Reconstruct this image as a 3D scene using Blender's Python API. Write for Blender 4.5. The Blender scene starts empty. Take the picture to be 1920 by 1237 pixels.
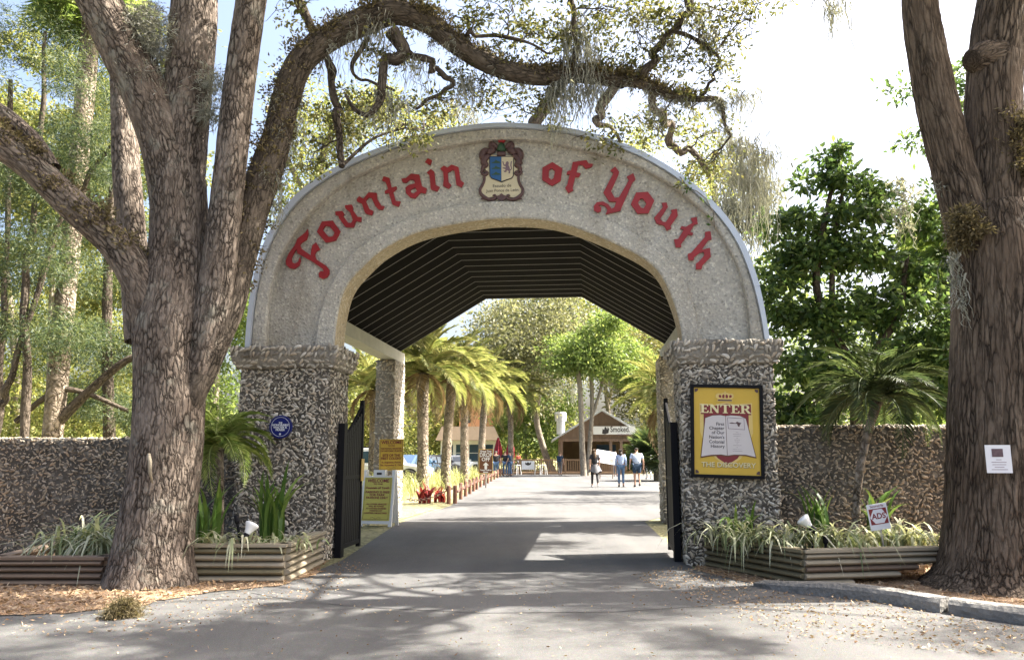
import bpy, bmesh, math, random
import numpy as np
from mathutils import Vector, Matrix, Euler, noise

R = math.radians
random.seed(11)
rng = np.random.default_rng(11)
scene = bpy.context.scene
COL = scene.collection

# ---------------------------------------------------------------- camera
CAM_H, PITCH, FPX = 1.33, R(9.30), 1450.0
cd = bpy.data.cameras.new('camera')
cd.sensor_width = 36.0
cd.lens = 36.0 * FPX / 1920.0
cd.clip_start, cd.clip_end = 0.05, 3000
cam = bpy.data.objects.new('camera', cd)
COL.objects.link(cam)
cam.location = (0, 0, CAM_H)
cam.rotation_euler = (R(90) + PITCH, 0, 0)
scene.camera = cam

# ---------------------------------------------------------------- sky, sun, exposure
SUN_AZ, SUN_EL = R(81), R(50)          # azimuth clockwise from +Y (into the picture) towards +X
world = bpy.data.worlds.new('World')
scene.world = world
world.use_nodes = True
wn = world.node_tree
sky = wn.nodes.new('ShaderNodeTexSky')
sky.sky_type = 'NISHITA'
sky.sun_disc = False
sky.sun_elevation = SUN_EL
sky.sun_rotation = SUN_AZ
sky.air_density = 1.0
sky.dust_density = 8.0
sky.ozone_density = 1.0
wn.links.new(sky.outputs[0], wn.nodes['Background'].inputs[0])
wn.nodes['Background'].inputs[1].default_value = 0.098

sl = bpy.data.lights.new('sun', 'SUN')
sl.energy = 5.0
sl.angle = R(0.55)
sl.color = (1.0, 0.94, 0.84)
sun = bpy.data.objects.new('sun', sl)
COL.objects.link(sun)
sdir = Vector((math.sin(SUN_AZ) * math.cos(SUN_EL), math.cos(SUN_AZ) * math.cos(SUN_EL), math.sin(SUN_EL)))
sun.rotation_euler = sdir.to_track_quat('Z', 'Y').to_euler()
sun.location = sdir * 40

scene.view_settings.view_transform = 'Standard'
scene.view_settings.look = 'None'
scene.view_settings.gamma = 1.0
scene.view_settings.use_curve_mapping = False
scene.view_settings.exposure = 2.38
scene.cycles.max_bounces = 8
scene.cycles.diffuse_bounces = 4
scene.cycles.transparent_max_bounces = 8

# ---------------------------------------------------------------- pixel helpers (photograph 1920 x 1237)
def ray(px, py):
    xc, yc = (px - 960.0) / FPX, -(py - 618.5) / FPX
    return Vector((xc, math.cos(PITCH) - yc * math.sin(PITCH), math.sin(PITCH) + yc * math.cos(PITCH)))

def P(px, py, Y):
    d = ray(px, py)
    t = Y / d.y
    return Vector((d.x * t, Y, CAM_H + d.z * t))

def G(px, py, z=0.0):
    d = ray(px, py)
    t = (z - CAM_H) / d.z
    return Vector((d.x * t, d.y * t, z))

def pxm(Y, z=1.3):                     # metres per pixel at depth Y
    return (Y * math.cos(PITCH) + (z - CAM_H) * math.sin(PITCH)) / FPX

# ---------------------------------------------------------------- object helpers
def tag(o, label=None, cat=None, group=None, kind=None):
    if label: o['label'] = label
    if cat: o['category'] = cat
    if group: o['group'] = group
    if kind: o['kind'] = kind
    return o

def empty(name, loc=(0, 0, 0), rz=0.0, label=None, cat=None, group=None):
    o = bpy.data.objects.new(name, None)
    COL.objects.link(o)
    o.location = loc
    o.rotation_euler = (0, 0, rz)
    return tag(o, label, cat, group)

def link(name, me, mat=None, parent=None, loc=None, rot=None, kind=None):
    o = bpy.data.objects.new(name, me)
    COL.objects.link(o)
    if mat is not None and len(me.materials) == 0:
        me.materials.append(mat)
    if parent is not None: o.parent = parent
    if loc is not None: o.location = loc
    if rot is not None: o.rotation_euler = rot
    if kind: o['kind'] = kind
    return o

def np_mesh(name, V, Fs, smooth=False, rnd=None, tc=None):
    """V (n,3); Fs (m,k) constant polygon size"""
    V = np.asarray(V, dtype=np.float32); Fs = np.asarray(Fs, dtype=np.int32)
    me = bpy.data.meshes.new(name)
    m, k = Fs.shape
    me.vertices.add(len(V)); me.vertices.foreach_set('co', V.ravel())
    me.loops.add(m * k); me.loops.foreach_set('vertex_index', Fs.ravel())
    me.polygons.add(m)
    me.polygons.foreach_set('loop_start', np.arange(0, m * k, k, dtype=np.int32))
    me.polygons.foreach_set('loop_total', np.full(m, k, dtype=np.int32))
    if smooth: me.polygons.foreach_set('use_smooth', np.ones(m, dtype=bool))
    me.update(calc_edges=True)
    if rnd is not None:
        a = me.attributes.new('rnd', 'FLOAT', 'FACE'); a.data.foreach_set('value', np.asarray(rnd, dtype=np.float32))
    if tc is not None:
        a = me.attributes.new('tc', 'FLOAT_VECTOR', 'POINT'); a.data.foreach_set('vector', np.asarray(tc, dtype=np.float32).ravel())
    me.validate()
    return me

class MB:
    """collects simple shapes of ONE part"""
    def __init__(s): s.v = []; s.f = []
    def add(s, vs, fs):
        b = len(s.v); s.v += [tuple(v) for v in vs]; s.f += [tuple(i + b for i in f) for f in fs]; return s
    def box(s, x0, x1, y0, y1, z0, z1, M=None):
        vs = [Vector(p) for p in ((x0,y0,z0),(x1,y0,z0),(x1,y1,z0),(x0,y1,z0),(x0,y0,z1),(x1,y0,z1),(x1,y1,z1),(x0,y1,z1))]
        if M is not None: vs = [M @ v for v in vs]
        return s.add(vs, [(0,3,2,1),(4,5,6,7),(0,1,5,4),(1,2,6,5),(2,3,7,6),(3,0,4,7)])
    def prism(s, poly, y0, y1, M=None):
        """poly of (x,z), extruded along y (front face at y0 looks to -y)"""
        n = len(poly)
        area = sum(poly[i][0]*poly[(i+1)%n][1]-poly[(i+1)%n][0]*poly[i][1] for i in range(n))
        if area < 0: poly = poly[::-1]
        vs = [Vector((p[0], y0, p[1])) for p in poly] + [Vector((p[0], y1, p[1])) for p in poly]
        if M is not None: vs = [M @ v for v in vs]
        fs = [tuple(range(n)), tuple(range(2*n-1, n-1, -1))]
        fs += [(i, i+n, (i+1)%n+n, (i+1)%n) for i in range(n)]
        return s.add(vs, fs)
    def tube(s, pts, rad, n=8, cap=True):
        V, Fq = tube_arrays(pts, rad, n)
        b = len(s.v)
        s.add(V, Fq)
        if cap:
            s.f.append(tuple(b + i for i in range(n))[::-1]); k = len(V) - n
            s.f.append(tuple(b + k + i for i in range(n)))
        return s
    def lathe(s, prof, n=16, c=(0, 0, 0)):
        """prof list of (r,z)"""
        vs = []; fs = []
        for r, z in prof:
            for i in range(n):
                a = 2*math.pi*i/n
                vs.append((c[0]+r*math.cos(a), c[1]+r*math.sin(a), c[2]+z))
        for j in range(len(prof)-1):
            for i in range(n):
                k = (i+1) % n
                fs.append((j*n+i, j*n+k, (j+1)*n+k, (j+1)*n+i))
        fs.append(tuple(range(n))[::-1]); fs.append(tuple(range((len(prof)-1)*n, len(prof)*n)))
        return s.add(vs, fs)
    def mesh(s, name, smooth=False):
        me = bpy.data.meshes.new(name)
        me.from_pydata(s.v, [], s.f); me.update()
        if smooth:
            me.polygons.foreach_set('use_smooth', np.ones(len(me.polygons), dtype=bool))
        return me
    def build(s, name, mat, parent=None, smooth=False, bevel=0.0, loc=None, rot=None, kind=None):
        me = s.mesh(name, smooth)
        if bevel:
            bm = bmesh.new(); bm.from_mesh(me)
            bmesh.ops.remove_doubles(bm, verts=bm.verts, dist=1e-5)
            bmesh.ops.bevel(bm, geom=[e for e in bm.edges if len(e.link_faces) == 2 and e.calc_face_angle(0) > 0.5], offset=bevel, segments=2, affect='EDGES', profile=0.6)
            bm.to_mesh(me); bm.free()
        return link(name, me, mat, parent, loc, rot, kind)

def frames(pts):
    pts = [Vector(p) for p in pts]
    n = len(pts); out = []
    up = None
    for i in range(n):
        t = (pts[min(i+1, n-1)] - pts[max(i-1, 0)]).normalized()
        if up is None:
            ref = Vector((1, 0, 0)) if abs(t.x) < 0.8 else Vector((0, 1, 0))
            up = (ref - t * ref.dot(t)).normalized()
        else:
            up = (up - t * up.dot(t)).normalized()
        out.append((pts[i], t, up, t.cross(up)))
    return out

def tube_arrays(pts, rad, n):
    V = []; Fq = []
    if not hasattr(rad, '__len__'): rad = [rad] * len(pts)
    for j, (p, t, a, b) in enumerate(frames(pts)):
        for i in range(n):
            an = 2*math.pi*i/n
            V.append(p + (a*math.cos(an) + b*math.sin(an)) * rad[j])
    for j in range(len(pts)-1):
        for i in range(n):
            k = (i+1) % n
            Fq.append((j*n+i, j*n+k, (j+1)*n+k, (j+1)*n+i))
    return V, Fq

def catmull(pts, rad, sub):
    """smooth a polyline with radii"""
    P_ = [Vector(p) for p in pts]; out = []; ro = []
    n = len(P_)
    for i in range(n-1):
        p0, p1, p2, p3 = P_[max(i-1,0)], P_[i], P_[i+1], P_[min(i+2,n-1)]
        for k in range(sub):
            t = k / sub
            out.append(0.5*((2*p1)+(p2-p0)*t+(2*p0-5*p1+4*p2-p3)*t*t+(3*p1-p0-3*p2+p3)*t**3))
            ro.append(rad[i]*(1-t)+rad[i+1]*t)
    out.append(P_[-1]); ro.append(rad[-1])
    return out, ro

def bark_mesh(name, limbs, nseg=40, step=0.05, lump=0.06, ridge=0.012, seed=0):
    """limbs: list of (pts, radii); each a lumpy tapering tube with bark ridges and 'tc' coords (cos*r, sin*r, length)"""
    AV = []; AF = []; AT = []; base = 0
    for li, (pts, rad) in enumerate(limbs):
        L = sum((Vector(pts[i+1])-Vector(pts[i])).length for i in range(len(pts)-1))
        sub = max(2, int(L / step / max(1, len(pts)-1)))
        pp, rr = catmull(pts, rad, sub)
        n = nseg if max(rr) > 0.12 else (max(10, nseg//2) if max(rr) > 0.05 else 7)
        fr = frames(pp); ln = 0.0
        off = Vector((li*7.3+seed, li*3.1, 0))
        for j, (p, t, a, b) in enumerate(fr):
            if j: ln += (p - fr[j-1][0]).length
            r = rr[j]
            for i in range(n):
                an = 2*math.pi*i/n
                ca, sa = math.cos(an), math.sin(an)
                q = Vector((ca*r, sa*r, ln))
                d = noise.noise(Vector((q.x*2.2, q.y*2.2, ln*0.9))+off) * lump
                if r > 0.12:
                    q2 = Vector((q.x*13, q.y*13, ln*4.0)) + off
                    q2 += noise.noise_vector(q2*0.6)*0.8
                    vd = noise.voronoi(q2)[0]
                    d += (min(vd[1]-vd[0], 0.5) - 0.25) * ridge * 4 / r * min(r, 0.25)
                AV.append(p + (a*ca + b*sa) * r * (1 + d))
                AT.append((ca*r+li*3.7, sa*r, ln+li*1.9))
        m = len(fr)
        for j in range(m-1):
            for i in range(n):
                k = (i+1) % n
                AF.append((base+j*n+i, base+j*n+k, base+(j+1)*n+k, base+(j+1)*n+i))
        # close the tip with a fan of quads
        c = len(AV)
        AV.append(fr[-1][0] + fr[-1][1]*rr[-1]*0.3); AT.append((li*3.7, 0, ln))
        for i in range(0, n):
            AF.append((base+(m-1)*n+i, base+(m-1)*n+(i+1) % n, c, c))
        base = len(AV)
    quads = [f for f in AF if f[2] != f[3]]
    tris = [f[:3] for f in AF if f[2] == f[3]]
    me = bpy.data.meshes.new(name)
    me.from_pydata([tuple(v) for v in AV], [], quads + tris); me.update()
    me.polygons.foreach_set('use_smooth', np.ones(len(me.polygons), dtype=bool))
    at = me.attributes.new('tc', 'FLOAT_VECTOR', 'POINT')
    at.data.foreach_set('vector', np.asarray(AT, dtype=np.float32).ravel())
    return me

def rand_dirs(n, r=rng):
    d = r.normal(size=(n, 3)); return d / np.linalg.norm(d, axis=1, keepdims=True)

def leaf_mesh(name, C, D, L, W, r=rng, fold=0.25):
    """C centres (n,3), D directions (n,3) of leaves; L,W lengths/widths (n,). diamond leaf of 2 quads folded at the rib -> 6 verts"""
    n = len(C)
    S = np.cross(D, rand_dirs(n, r)); S /= np.linalg.norm(S, axis=1, keepdims=True) + 1e-9
    N = np.cross(D, S)
    L = np.broadcast_to(L, (n,))[:, None]; W = np.broadcast_to(W, (n,))[:, None]
    V = np.empty((n, 4, 3), dtype=np.float32)
    V[:, 0] = C
    V[:, 1] = C + D*L*0.48 + S*W*0.5 + N*W*fold
    V[:, 2] = C + D*L*0.48 - S*W*0.5 + N*W*fold
    V[:, 3] = C + D*L
    b = np.arange(n)[:, None] * 4
    Fs = np.stack([np.concatenate([b+0, b+3, b+1], axis=1), np.concatenate([b+0, b+2, b+3], axis=1)], axis=1).reshape(-1, 3)
    return np_mesh(name, V.reshape(-1, 3), Fs, rnd=np.repeat(r.random(n), 2))

def cloud(clumps, n, leaf, width, sub=14, spread=0.30, droop=0.2, seed=1, name='crown'):
    """clumps: (x,y,z,rx,ry,rz). leaves gather in twig tufts spread through each ellipsoid"""
    r = np.random.default_rng(seed)
    vol = np.array([c[3]*c[4]*c[5] for c in clumps]) ** 0.75
    cnt = np.maximum(20, (n * vol / vol.sum()).astype(int))
    Cs = []; Ds = []
    for c, k in zip(clumps, cnt):
        rad = np.array(c[3:6])
        ns = max(3, int(sub * max(0.6, (rad.mean()))))
        d = rand_dirs(ns, r) * (r.random((ns, 1)) ** 0.45)
        cen = np.array(c[:3]) + d * rad
        sz = spread * rad.mean() * (0.5 + r.random(ns))
        w = r.random(ns) + 0.25; w /= w.sum()
        idx = r.choice(ns, size=k, p=w)
        off = r.normal(size=(k, 3)) * sz[idx][:, None] * np.array([1.0, 1.0, 0.62])
        p = cen[idx] + off
        out = p - cen[idx]
        dd = out / (np.linalg.norm(out, axis=1, keepdims=True) + 1e-6) + rand_dirs(k, r) * 0.9
        dd[:, 2] -= droop
        dd /= np.linalg.norm(dd, axis=1, keepdims=True)
        Cs.append(p); Ds.append(dd)
    C = np.concatenate(Cs); D = np.concatenate(Ds)
    m = len(C)
    return leaf_mesh(name, C, D, leaf * (0.65 + 0.7*r.random(m)), width * (0.65 + 0.7*r.random(m)), r)

def moss_mesh(name, anchors, seed=3, strands=26, length=0.7, spread=0.16, w=0.012):
    """hanging strands: anchors (x,y,z,scale)"""
    r = np.random.default_rng(seed)
    V = []; Fs = []; rn = []
    b = 0
    for (x, y, z, s) in anchors:
        k = max(5, int(strands * s))
        for _ in range(k):
            ox, oy = r.normal(0, spread*s*0.6, 2)
            ln = length * s * (0.15 + 1.0*r.random()**1.6)
            ww = w * (0.6 + 0.8*r.random())
            an = r.random()*math.pi
            dx, dy = math.cos(an)*ww, math.sin(an)*ww
            px, py, pz = x+ox, y+oy, z + r.normal(0, 0.03)
            seg = 7
            sx, sy = r.normal(0, 0.06, 2); ph = r.random(3)*6.28; wv = ww*(1.5+2.5*r.random())
            for q in range(seg+1):
                t = q/seg
                tw = (1 - 0.75*t) * (1 + 0.5*math.sin(q*2.1+an))
                cx = px + sx*t + wv*math.sin(q*1.9+ph[0]); cy = py + sy*t + wv*math.sin(q*1.5+ph[1]); cz = pz - ln*t + wv*0.6*math.sin(q*2.3+ph[2])
                V.append((cx-dx*tw, cy-dy*tw, cz)); V.append((cx+dx*tw, cy+dy*tw, cz))
            for q in range(seg):
                Fs.append((b+2*q, b+2*q+1, b+2*q+3, b+2*q+2)); rn.append(r.random())
            b += 2*(seg+1)
    return np_mesh(name, V, Fs, rnd=rn)

def blade(L, W, bend, n=7, tipdroop=0.0, fold=0.15):
    """one long strap leaf rising along +z, bending to +y; returns V,F"""
    V = []; Fs = []
    for i in range(n+1):
        t = i/n
        a = bend*t*t
        y = L*t*math.sin(a*0.9); z = L*t*math.cos(a*0.9) - tipdroop*L*t**3
        w = W*0.5*(0.55+0.9*t)*(1-t**3)+0.0008 if t < 1 else 0.0008
        V += [(-w, y - w*fold, z), (0, y, z), (w, y - w*fold, z)]
    for i in range(n):
        b = 3*i
        Fs += [(b, b+1, b+4, b+3), (b+1, b+2, b+5, b+4)]
    return V, Fs

TMP = bpy.data.scenes.new('bake')          # an empty scene in which curves and modifiers are turned into meshes quickly
def baked(o):
    TMP.collection.objects.link(o)
    with bpy.context.temp_override(scene=TMP, view_layer=TMP.view_layers[0]):
        dg = bpy.context.evaluated_depsgraph_get(); dg.update()
        return bpy.data.meshes.new_from_object(o.evaluated_get(dg))
def text_mesh(s, size, bold=0.0, align='CENTER', ext=0.001, spacing=1.0):
    """mesh of letters lying in XZ and looking to -y, centred on x, baseline at z=0"""
    cu = bpy.data.curves.new('lettering', 'FONT')
    cu.body = s; cu.size = size; cu.align_x = align; cu.extrude = ext; cu.offset = bold; cu.space_character = spacing
    cu.resolution_u = 3
    o = bpy.data.objects.new('tmp_text', cu); me = baked(o)
    bpy.data.objects.remove(o); bpy.data.curves.remove(cu)
    me.transform(Matrix.Rotation(R(90), 4, 'X'))
    me.name = 'lettering'
    return me

def text(s, size, mat, parent, x, y, z, name='lettering', width=None, **kw):
    me = text_mesh(s, size, **kw)
    if width is not None:
        co = np.empty(len(me.vertices)*3, dtype=np.float32); me.vertices.foreach_get('co', co)
        w = co[0::3].max()-co[0::3].min()
        if w > 0: me.transform(Matrix.Scale(width/w, 4, (1, 0, 0)))
    return link(name, me, mat, parent, (x, y, z))
# ---------------------------------------------------------------- materials (all procedural)
def nmat(name):
    m = bpy.data.materials.new(name); m.use_nodes = True
    nt = m.node_tree; b = nt.nodes['Principled BSDF']
    return m, nt, b

def node(nt, t, **kw):
    n = nt.nodes.new(t)
    for k, v in kw.items():
        if k in n.inputs: n.inputs[k].default_value = v
        else: setattr(n, k, v)
    return n

def ramp(nt, fac, stops):
    r = nt.nodes.new('ShaderNodeValToRGB')
    el = r.color_ramp.elements
    while len(el) < len(stops): el.new(0.5)
    for e, (p, c) in zip(el, stops):
        e.position = p; e.color = (*c, 1) if len(c) == 3 else c
    nt.links.new(fac, r.inputs[0])
    return r.outputs[0]

def coords(nt, scale=(1, 1, 1), attr=None):
    if attr:
        a = node(nt, 'ShaderNodeAttribute', attribute_name=attr); src = a.outputs['Vector']
    else:
        src = nt.nodes.new('ShaderNodeTexCoord').outputs['Object']
    mp = nt.nodes.new('ShaderNodeMapping'); mp.inputs['Scale'].default_value = scale
    nt.links.new(src, mp.inputs[0])
    return mp.outputs[0]

def tex(nt, kind, co, scale, detail=4.0, rough=0.6, **kw):
    n = nt.nodes.new('ShaderNodeTex' + kind)
    nt.links.new(co, n.inputs['Vector']); n.inputs['Scale'].default_value = scale
    if kind == 'Noise':
        n.inputs['Detail'].default_value = detail; n.inputs['Roughness'].default_value = rough
    for k, v in kw.items():
        if k in n.inputs: n.inputs[k].default_value = v
        else: setattr(n, k, v)
    return n

def mixc(nt, fac, a, b, mode='MIX'):
    m = nt.nodes.new('ShaderNodeMix'); m.data_type = 'RGBA'; m.blend_type = mode
    if isinstance(fac, (int, float)): m.inputs[0].default_value = fac
    else: nt.links.new(fac, m.inputs[0])
    for s, i in ((a, 6), (b, 7)):
        if isinstance(s, tuple): m.inputs[i].default_value = (*s, 1)
        else: nt.links.new(s, m.inputs[i])
    return m.outputs[2]

def bump(nt, b, h, strength=0.5, dist=0.02, prev=None):
    n = nt.nodes.new('ShaderNodeBump'); n.inputs['Strength'].default_value = strength; n.inputs['Distance'].default_value = dist
    nt.links.new(h, n.inputs['Height'])
    if prev is not None: nt.links.new(prev, n.inputs['Normal'])
    nt.links.new(n.outputs[0], b.inputs['Normal'])
    return n.outputs[0]

def plain(name, col, rough=0.6, var=0.18, scale=6.0, bmp=0.15, metal=0.0, spec=None, emit=None):
    m, nt, b = nmat(name)
    co = coords(nt)
    n = tex(nt, 'Noise', co, scale, 5)
    c = mixc(nt, n.outputs[0], tuple(max(0, x*(1-var)) for x in col), tuple(min(1, x*(1+var)) for x in col))
    nt.links.new(c, b.inputs['Base Color'])
    b.inputs['Roughness'].default_value = rough; b.inputs['Metallic'].default_value = metal
    if spec is not None: b.inputs['Specular IOR Level'].default_value = spec
    if bmp: bump(nt, b, tex(nt, 'Noise', co, scale*8, 3).outputs[0], bmp, 0.004)
    return m

def leafmat(name, c1, c2, c3, trans=0.45, rough=0.5):
    m, nt, b = nmat(name)
    a = node(nt, 'ShaderNodeAttribute', attribute_name='rnd')
    col = ramp(nt, a.outputs['Fac'], [(0.0, c1), (0.55, c2), (1.0, c3)])
    nt.links.new(col, b.inputs['Base Color']); b.inputs['Roughness'].default_value = rough
    b.inputs['Specular IOR Level'].default_value = 0.35
    t = nt.nodes.new('ShaderNodeBsdfTranslucent')
    br = mixc(nt, 1.0, col, (1.0, 1.0, 0.55), 'MULTIPLY')
    g = nt.nodes.new('ShaderNodeGamma'); g.inputs[1].default_value = 0.8
    nt.links.new(br, g.inputs[0]); nt.links.new(g.outputs[0], t.inputs[0])
    mx = nt.nodes.new('ShaderNodeMixShader'); mx.inputs[0].default_value = trans
    nt.links.new(b.outputs[0], mx.inputs[1]); nt.links.new(t.outputs[0], mx.inputs[2])
    nt.links.new(mx.outputs[0], nt.nodes['Material Output'].inputs[0])
    return m

def barkmat(name, dark, mid, light, sx=11.0, sz=4.2, depth=0.03, lichen=None):
    """furrowed bark: stretched ridged noise for the furrows, broken across by a coarser plate pattern"""
    m, nt, b = nmat(name)
    co = coords(nt, (1, 1, 1), 'tc')
    def mapped(fx, fz):
        st = nt.nodes.new('ShaderNodeMapping'); st.inputs['Scale'].default_value = (fx, fx, fz); nt.links.new(co, st.inputs[0]); return st.outputs[0]
    rid = tex(nt, 'Noise', mapped(sx*0.55, sz*0.42), 1.0, 3.5, 0.5, noise_type='RIDGED_MULTIFRACTAL', normalize=True)
    rid.inputs['Distortion'].default_value = 0.35
    c1 = mapped(sx, sz)
    dn = tex(nt, 'Noise', c1, 0.55, 4, 0.6)
    ad = nt.nodes.new('ShaderNodeMix'); ad.data_type = 'RGBA'; ad.blend_type = 'ADD'; ad.inputs[0].default_value = 2.2; ad.clamp_factor = False
    nt.links.new(c1, ad.inputs[6]); nt.links.new(dn.outputs['Color'], ad.inputs[7])
    v = tex(nt, 'Voronoi', ad.outputs[2], 1.0, feature='DISTANCE_TO_EDGE'); vc = tex(nt, 'Voronoi', ad.outputs[2], 1.0)
    plate = ramp(nt, v.outputs['Distance'], [(0.0, (0.0, 0.0, 0.0)), (0.07, (0.45, 0.45, 0.45)), (0.22, (0.85, 0.85, 0.85)), (0.5, (1, 1, 1))])
    gap = tex(nt, 'Noise', mapped(sx*0.35, sz*0.3), 1.0, 3)
    plate = mixc(nt, ramp(nt, gap.outputs[0], [(0.40, (0, 0, 0)), (0.62, (0.75, 0.75, 0.75))]), plate, (0.9, 0.9, 0.9))
    fur = ramp(nt, rid.outputs[0], [(0.25, (1, 1, 1)), (0.55, (0.7, 0.7, 0.7)), (0.78, (0, 0, 0))])
    h = mixc(nt, 1.0, mixc(nt, 0.55, (1.0, 1.0, 1.0), fur), plate, 'MULTIPLY')
    n1 = tex(nt, 'Noise', mapped(30, 14), 1.0, 6, 0.72)
    n2 = tex(nt, 'Noise', co, 1.4, 5, 0.6)
    tone = ramp(nt, n1.outputs[0], [(0.28, mid), (0.52, tuple((p+q)/2 for p, q in zip(mid, light))), (0.72, light)])
    tone = mixc(nt, ramp(nt, n2.outputs[0], [(0.35, (0, 0, 0)), (0.7, (0.85, 0.85, 0.85))]), tone, mid)
    if lichen:
        ln = tex(nt, 'Noise', co, 3.2, 5, 0.7)
        tone = mixc(nt, ramp(nt, ln.outputs[0], [(0.54, (0, 0, 0)), (0.66, (0.8, 0.8, 0.8))]), tone, lichen)
    tone = mixc(nt, 0.35, tone, mixc(nt, 1.0, tone, ramp(nt, vc.outputs['Color'], [(0.0, (0.3, 0.28, 0.26)), (1.0, (1.5, 1.45, 1.4))]), 'MULTIPLY'))
    c = mixc(nt, h, dark, tone)
    nt.links.new(c, b.inputs['Base Color']); b.inputs['Roughness'].default_value = 0.9
    b.inputs['Specular IOR Level'].default_value = 0.15
    p = bump(nt, b, h, 1.0, depth)
    bump(nt, b, n1.outputs[0], 0.7, 0.010, p)
    return m

def aggregate(name, base, tan):
    m, nt, b = nmat(name)
    co = coords(nt)
    v = tex(nt, 'Voronoi', co, 36); v2 = tex(nt, 'Voronoi', co, 80)
    sp = ramp(nt, v.outputs['Color'], [(0.0, tuple(x*0.35 for x in base)), (0.22, base), (0.70, tan), (0.93, (0.85, 0.82, 0.72))])
    sp2 = ramp(nt, v2.outputs['Color'], [(0.0, tuple(x*0.35 for x in base)), (0.2, base), (0.8, tan), (1.0, (0.66, 0.6, 0.48))])
    c = mixc(nt, 0.38, sp, sp2)
    big = tex(nt, 'Noise', co, 1.1, 5, 0.65)
    c = mixc(nt, ramp(nt, big.outputs[0], [(0.35, (0, 0, 0)), (0.75, (0.5, 0.5, 0.5))]), c, mixc(nt, 1.0, c, (0.62, 0.55, 0.42), 'MULTIPLY'))
    stn = tex(nt, 'Noise', coords(nt, (2.6, 2.6, 0.35)), 1.0, 6, 0.7)
    c = mixc(nt, ramp(nt, stn.outputs[0], [(0.50, (0, 0, 0)), (0.72, (0.55, 0.55, 0.55))]), c, mixc(nt, 1.0, c, (0.50, 0.46, 0.40), 'MULTIPLY'))
    nt.links.new(c, b.inputs['Base Color']); b.inputs['Roughness'].default_value = 0.85
    p = bump(nt, b, v.outputs['Distance'], 0.9, 0.012)
    bump(nt, b, v2.outputs['Distance'], 0.5, 0.006, p)
    return m

def mortarmat(name, c1, c2):
    m, nt, b = nmat(name)
    co = coords(nt)
    n = tex(nt, 'Noise', co, 7, 8, 0.75); v = tex(nt, 'Voronoi', co, 22); n3 = tex(nt, 'Noise', co, 1.3, 3)
    c = mixc(nt, n.outputs[0], c1, c2)
    c = mixc(nt, ramp(nt, v.outputs['Color'], [(0.6, (0, 0, 0)), (0.95, (0.5, 0.5, 0.5))]), c, (0.34, 0.32, 0.28))
    c = mixc(nt, ramp(nt, n3.outputs[0], [(0.45, (0, 0, 0)), (0.7, (0.6, 0.6, 0.6))]), c, tuple(x*0.5 for x in c1))
    nt.links.new(c, b.inputs['Base Color']); b.inputs['Roughness'].default_value = 0.95
    p = bump(nt, b, v.outputs['Distance'], 0.8, 0.02)
    bump(nt, b, n.outputs[0], 0.9, 0.03, p)
    return m

def shellmat(name='oyster_shell', k=(1, 1, 1)):
    m, nt, b = nmat(name)
    a = node(nt, 'ShaderNodeAttribute', attribute_name='rnd')
    oi = nt.nodes.new('ShaderNodeObjectInfo')
    ad = nt.nodes.new('ShaderNodeMath'); ad.operation = 'ADD'; nt.links.new(a.outputs['Fac'], ad.inputs[0]); nt.links.new(oi.outputs['Random'], ad.inputs[1])
    fr = nt.nodes.new('ShaderNodeMath'); fr.operation = 'FRACT'; nt.links.new(ad.outputs[0], fr.inputs[0])
    c = ramp(nt, fr.outputs[0], [(0.0, (0.22, 0.19, 0.15)), (0.2, (0.44, 0.40, 0.33)), (0.55, (0.64, 0.59, 0.50)), (0.75, (0.56, 0.46, 0.34)), (1.0, (0.86, 0.83, 0.76))])
    n = tex(nt, 'Noise', coords(nt), 60, 4)
    c = mixc(nt, n.outputs[0], mixc(nt, 1.0, c, (0.55, 0.52, 0.48), 'MULTIPLY'), c)
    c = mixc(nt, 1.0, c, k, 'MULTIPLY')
    nt.links.new(c, b.inputs['Base Color']); b.inputs['Roughness'].default_value = 0.6
    bump(nt, b, n.outputs[0], 0.4, 0.005)
    return m

def asphalt(name, c1, c2, patch):
    m, nt, b = nmat(name)
    co = coords(nt)
    n = tex(nt, 'Noise', co, 0.45, 6, 0.65); f = tex(nt, 'Voronoi', co, 130); g = tex(nt, 'Noise', co, 55, 3)
    c = mixc(nt, ramp(nt, n.outputs[0], [(0.35, (0, 0, 0)), (0.65, (1, 1, 1))]), c1, c2)
    c = mixc(nt, ramp(nt, f.outputs['Color'], [(0.0, (0.5, 0.5, 0.5)), (0.3, (0, 0, 0)), (0.85, (0, 0, 0)), (1, (0.6, 0.6, 0.6))]), c, patch)
    c = mixc(nt, 0.35, c, mixc(nt, 1.0, c, g.outputs['Color'], 'OVERLAY'))
    tr = tex(nt, 'Noise', coords(nt, (1.5, 0.13, 1)), 1.0, 5, 0.6)
    c = mixc(nt, ramp(nt, tr.outputs[0], [(0.42, (0, 0, 0)), (0.68, (0.6, 0.6, 0.6))]), c, mixc(nt, 1.0, c, (0.62, 0.62, 0.64), 'MULTIPLY'))
    oil = tex(nt, 'Noise', co, 1.7, 4, 0.6)
    c = mixc(nt, ramp(nt, oil.outputs[0], [(0.64, (0, 0, 0)), (0.74, (0.5, 0.5, 0.5))]), c, (0.05, 0.05, 0.05))
    cv = tex(nt, 'Voronoi', co, 0.33, feature='DISTANCE_TO_EDGE')
    dn = tex(nt, 'Noise', co, 2.0, 5)
    nt.links.new(mixc(nt, 0.12, co, dn.outputs['Color']), cv.inputs['Vector'])
    c = mixc(nt, ramp(nt, cv.outputs['Distance'], [(0.0, (0.25, 0.25, 0.25)), (0.003, (0, 0, 0))]), c, (0.05, 0.05, 0.05))
    nt.links.new(c, b.inputs['Base Color']); b.inputs['Roughness'].default_value = 0.88
    b.inputs['Specular IOR Level'].default_value = 0.3
    bump(nt, b, f.outputs['Distance'], 0.5, 0.006)
    return m

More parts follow.
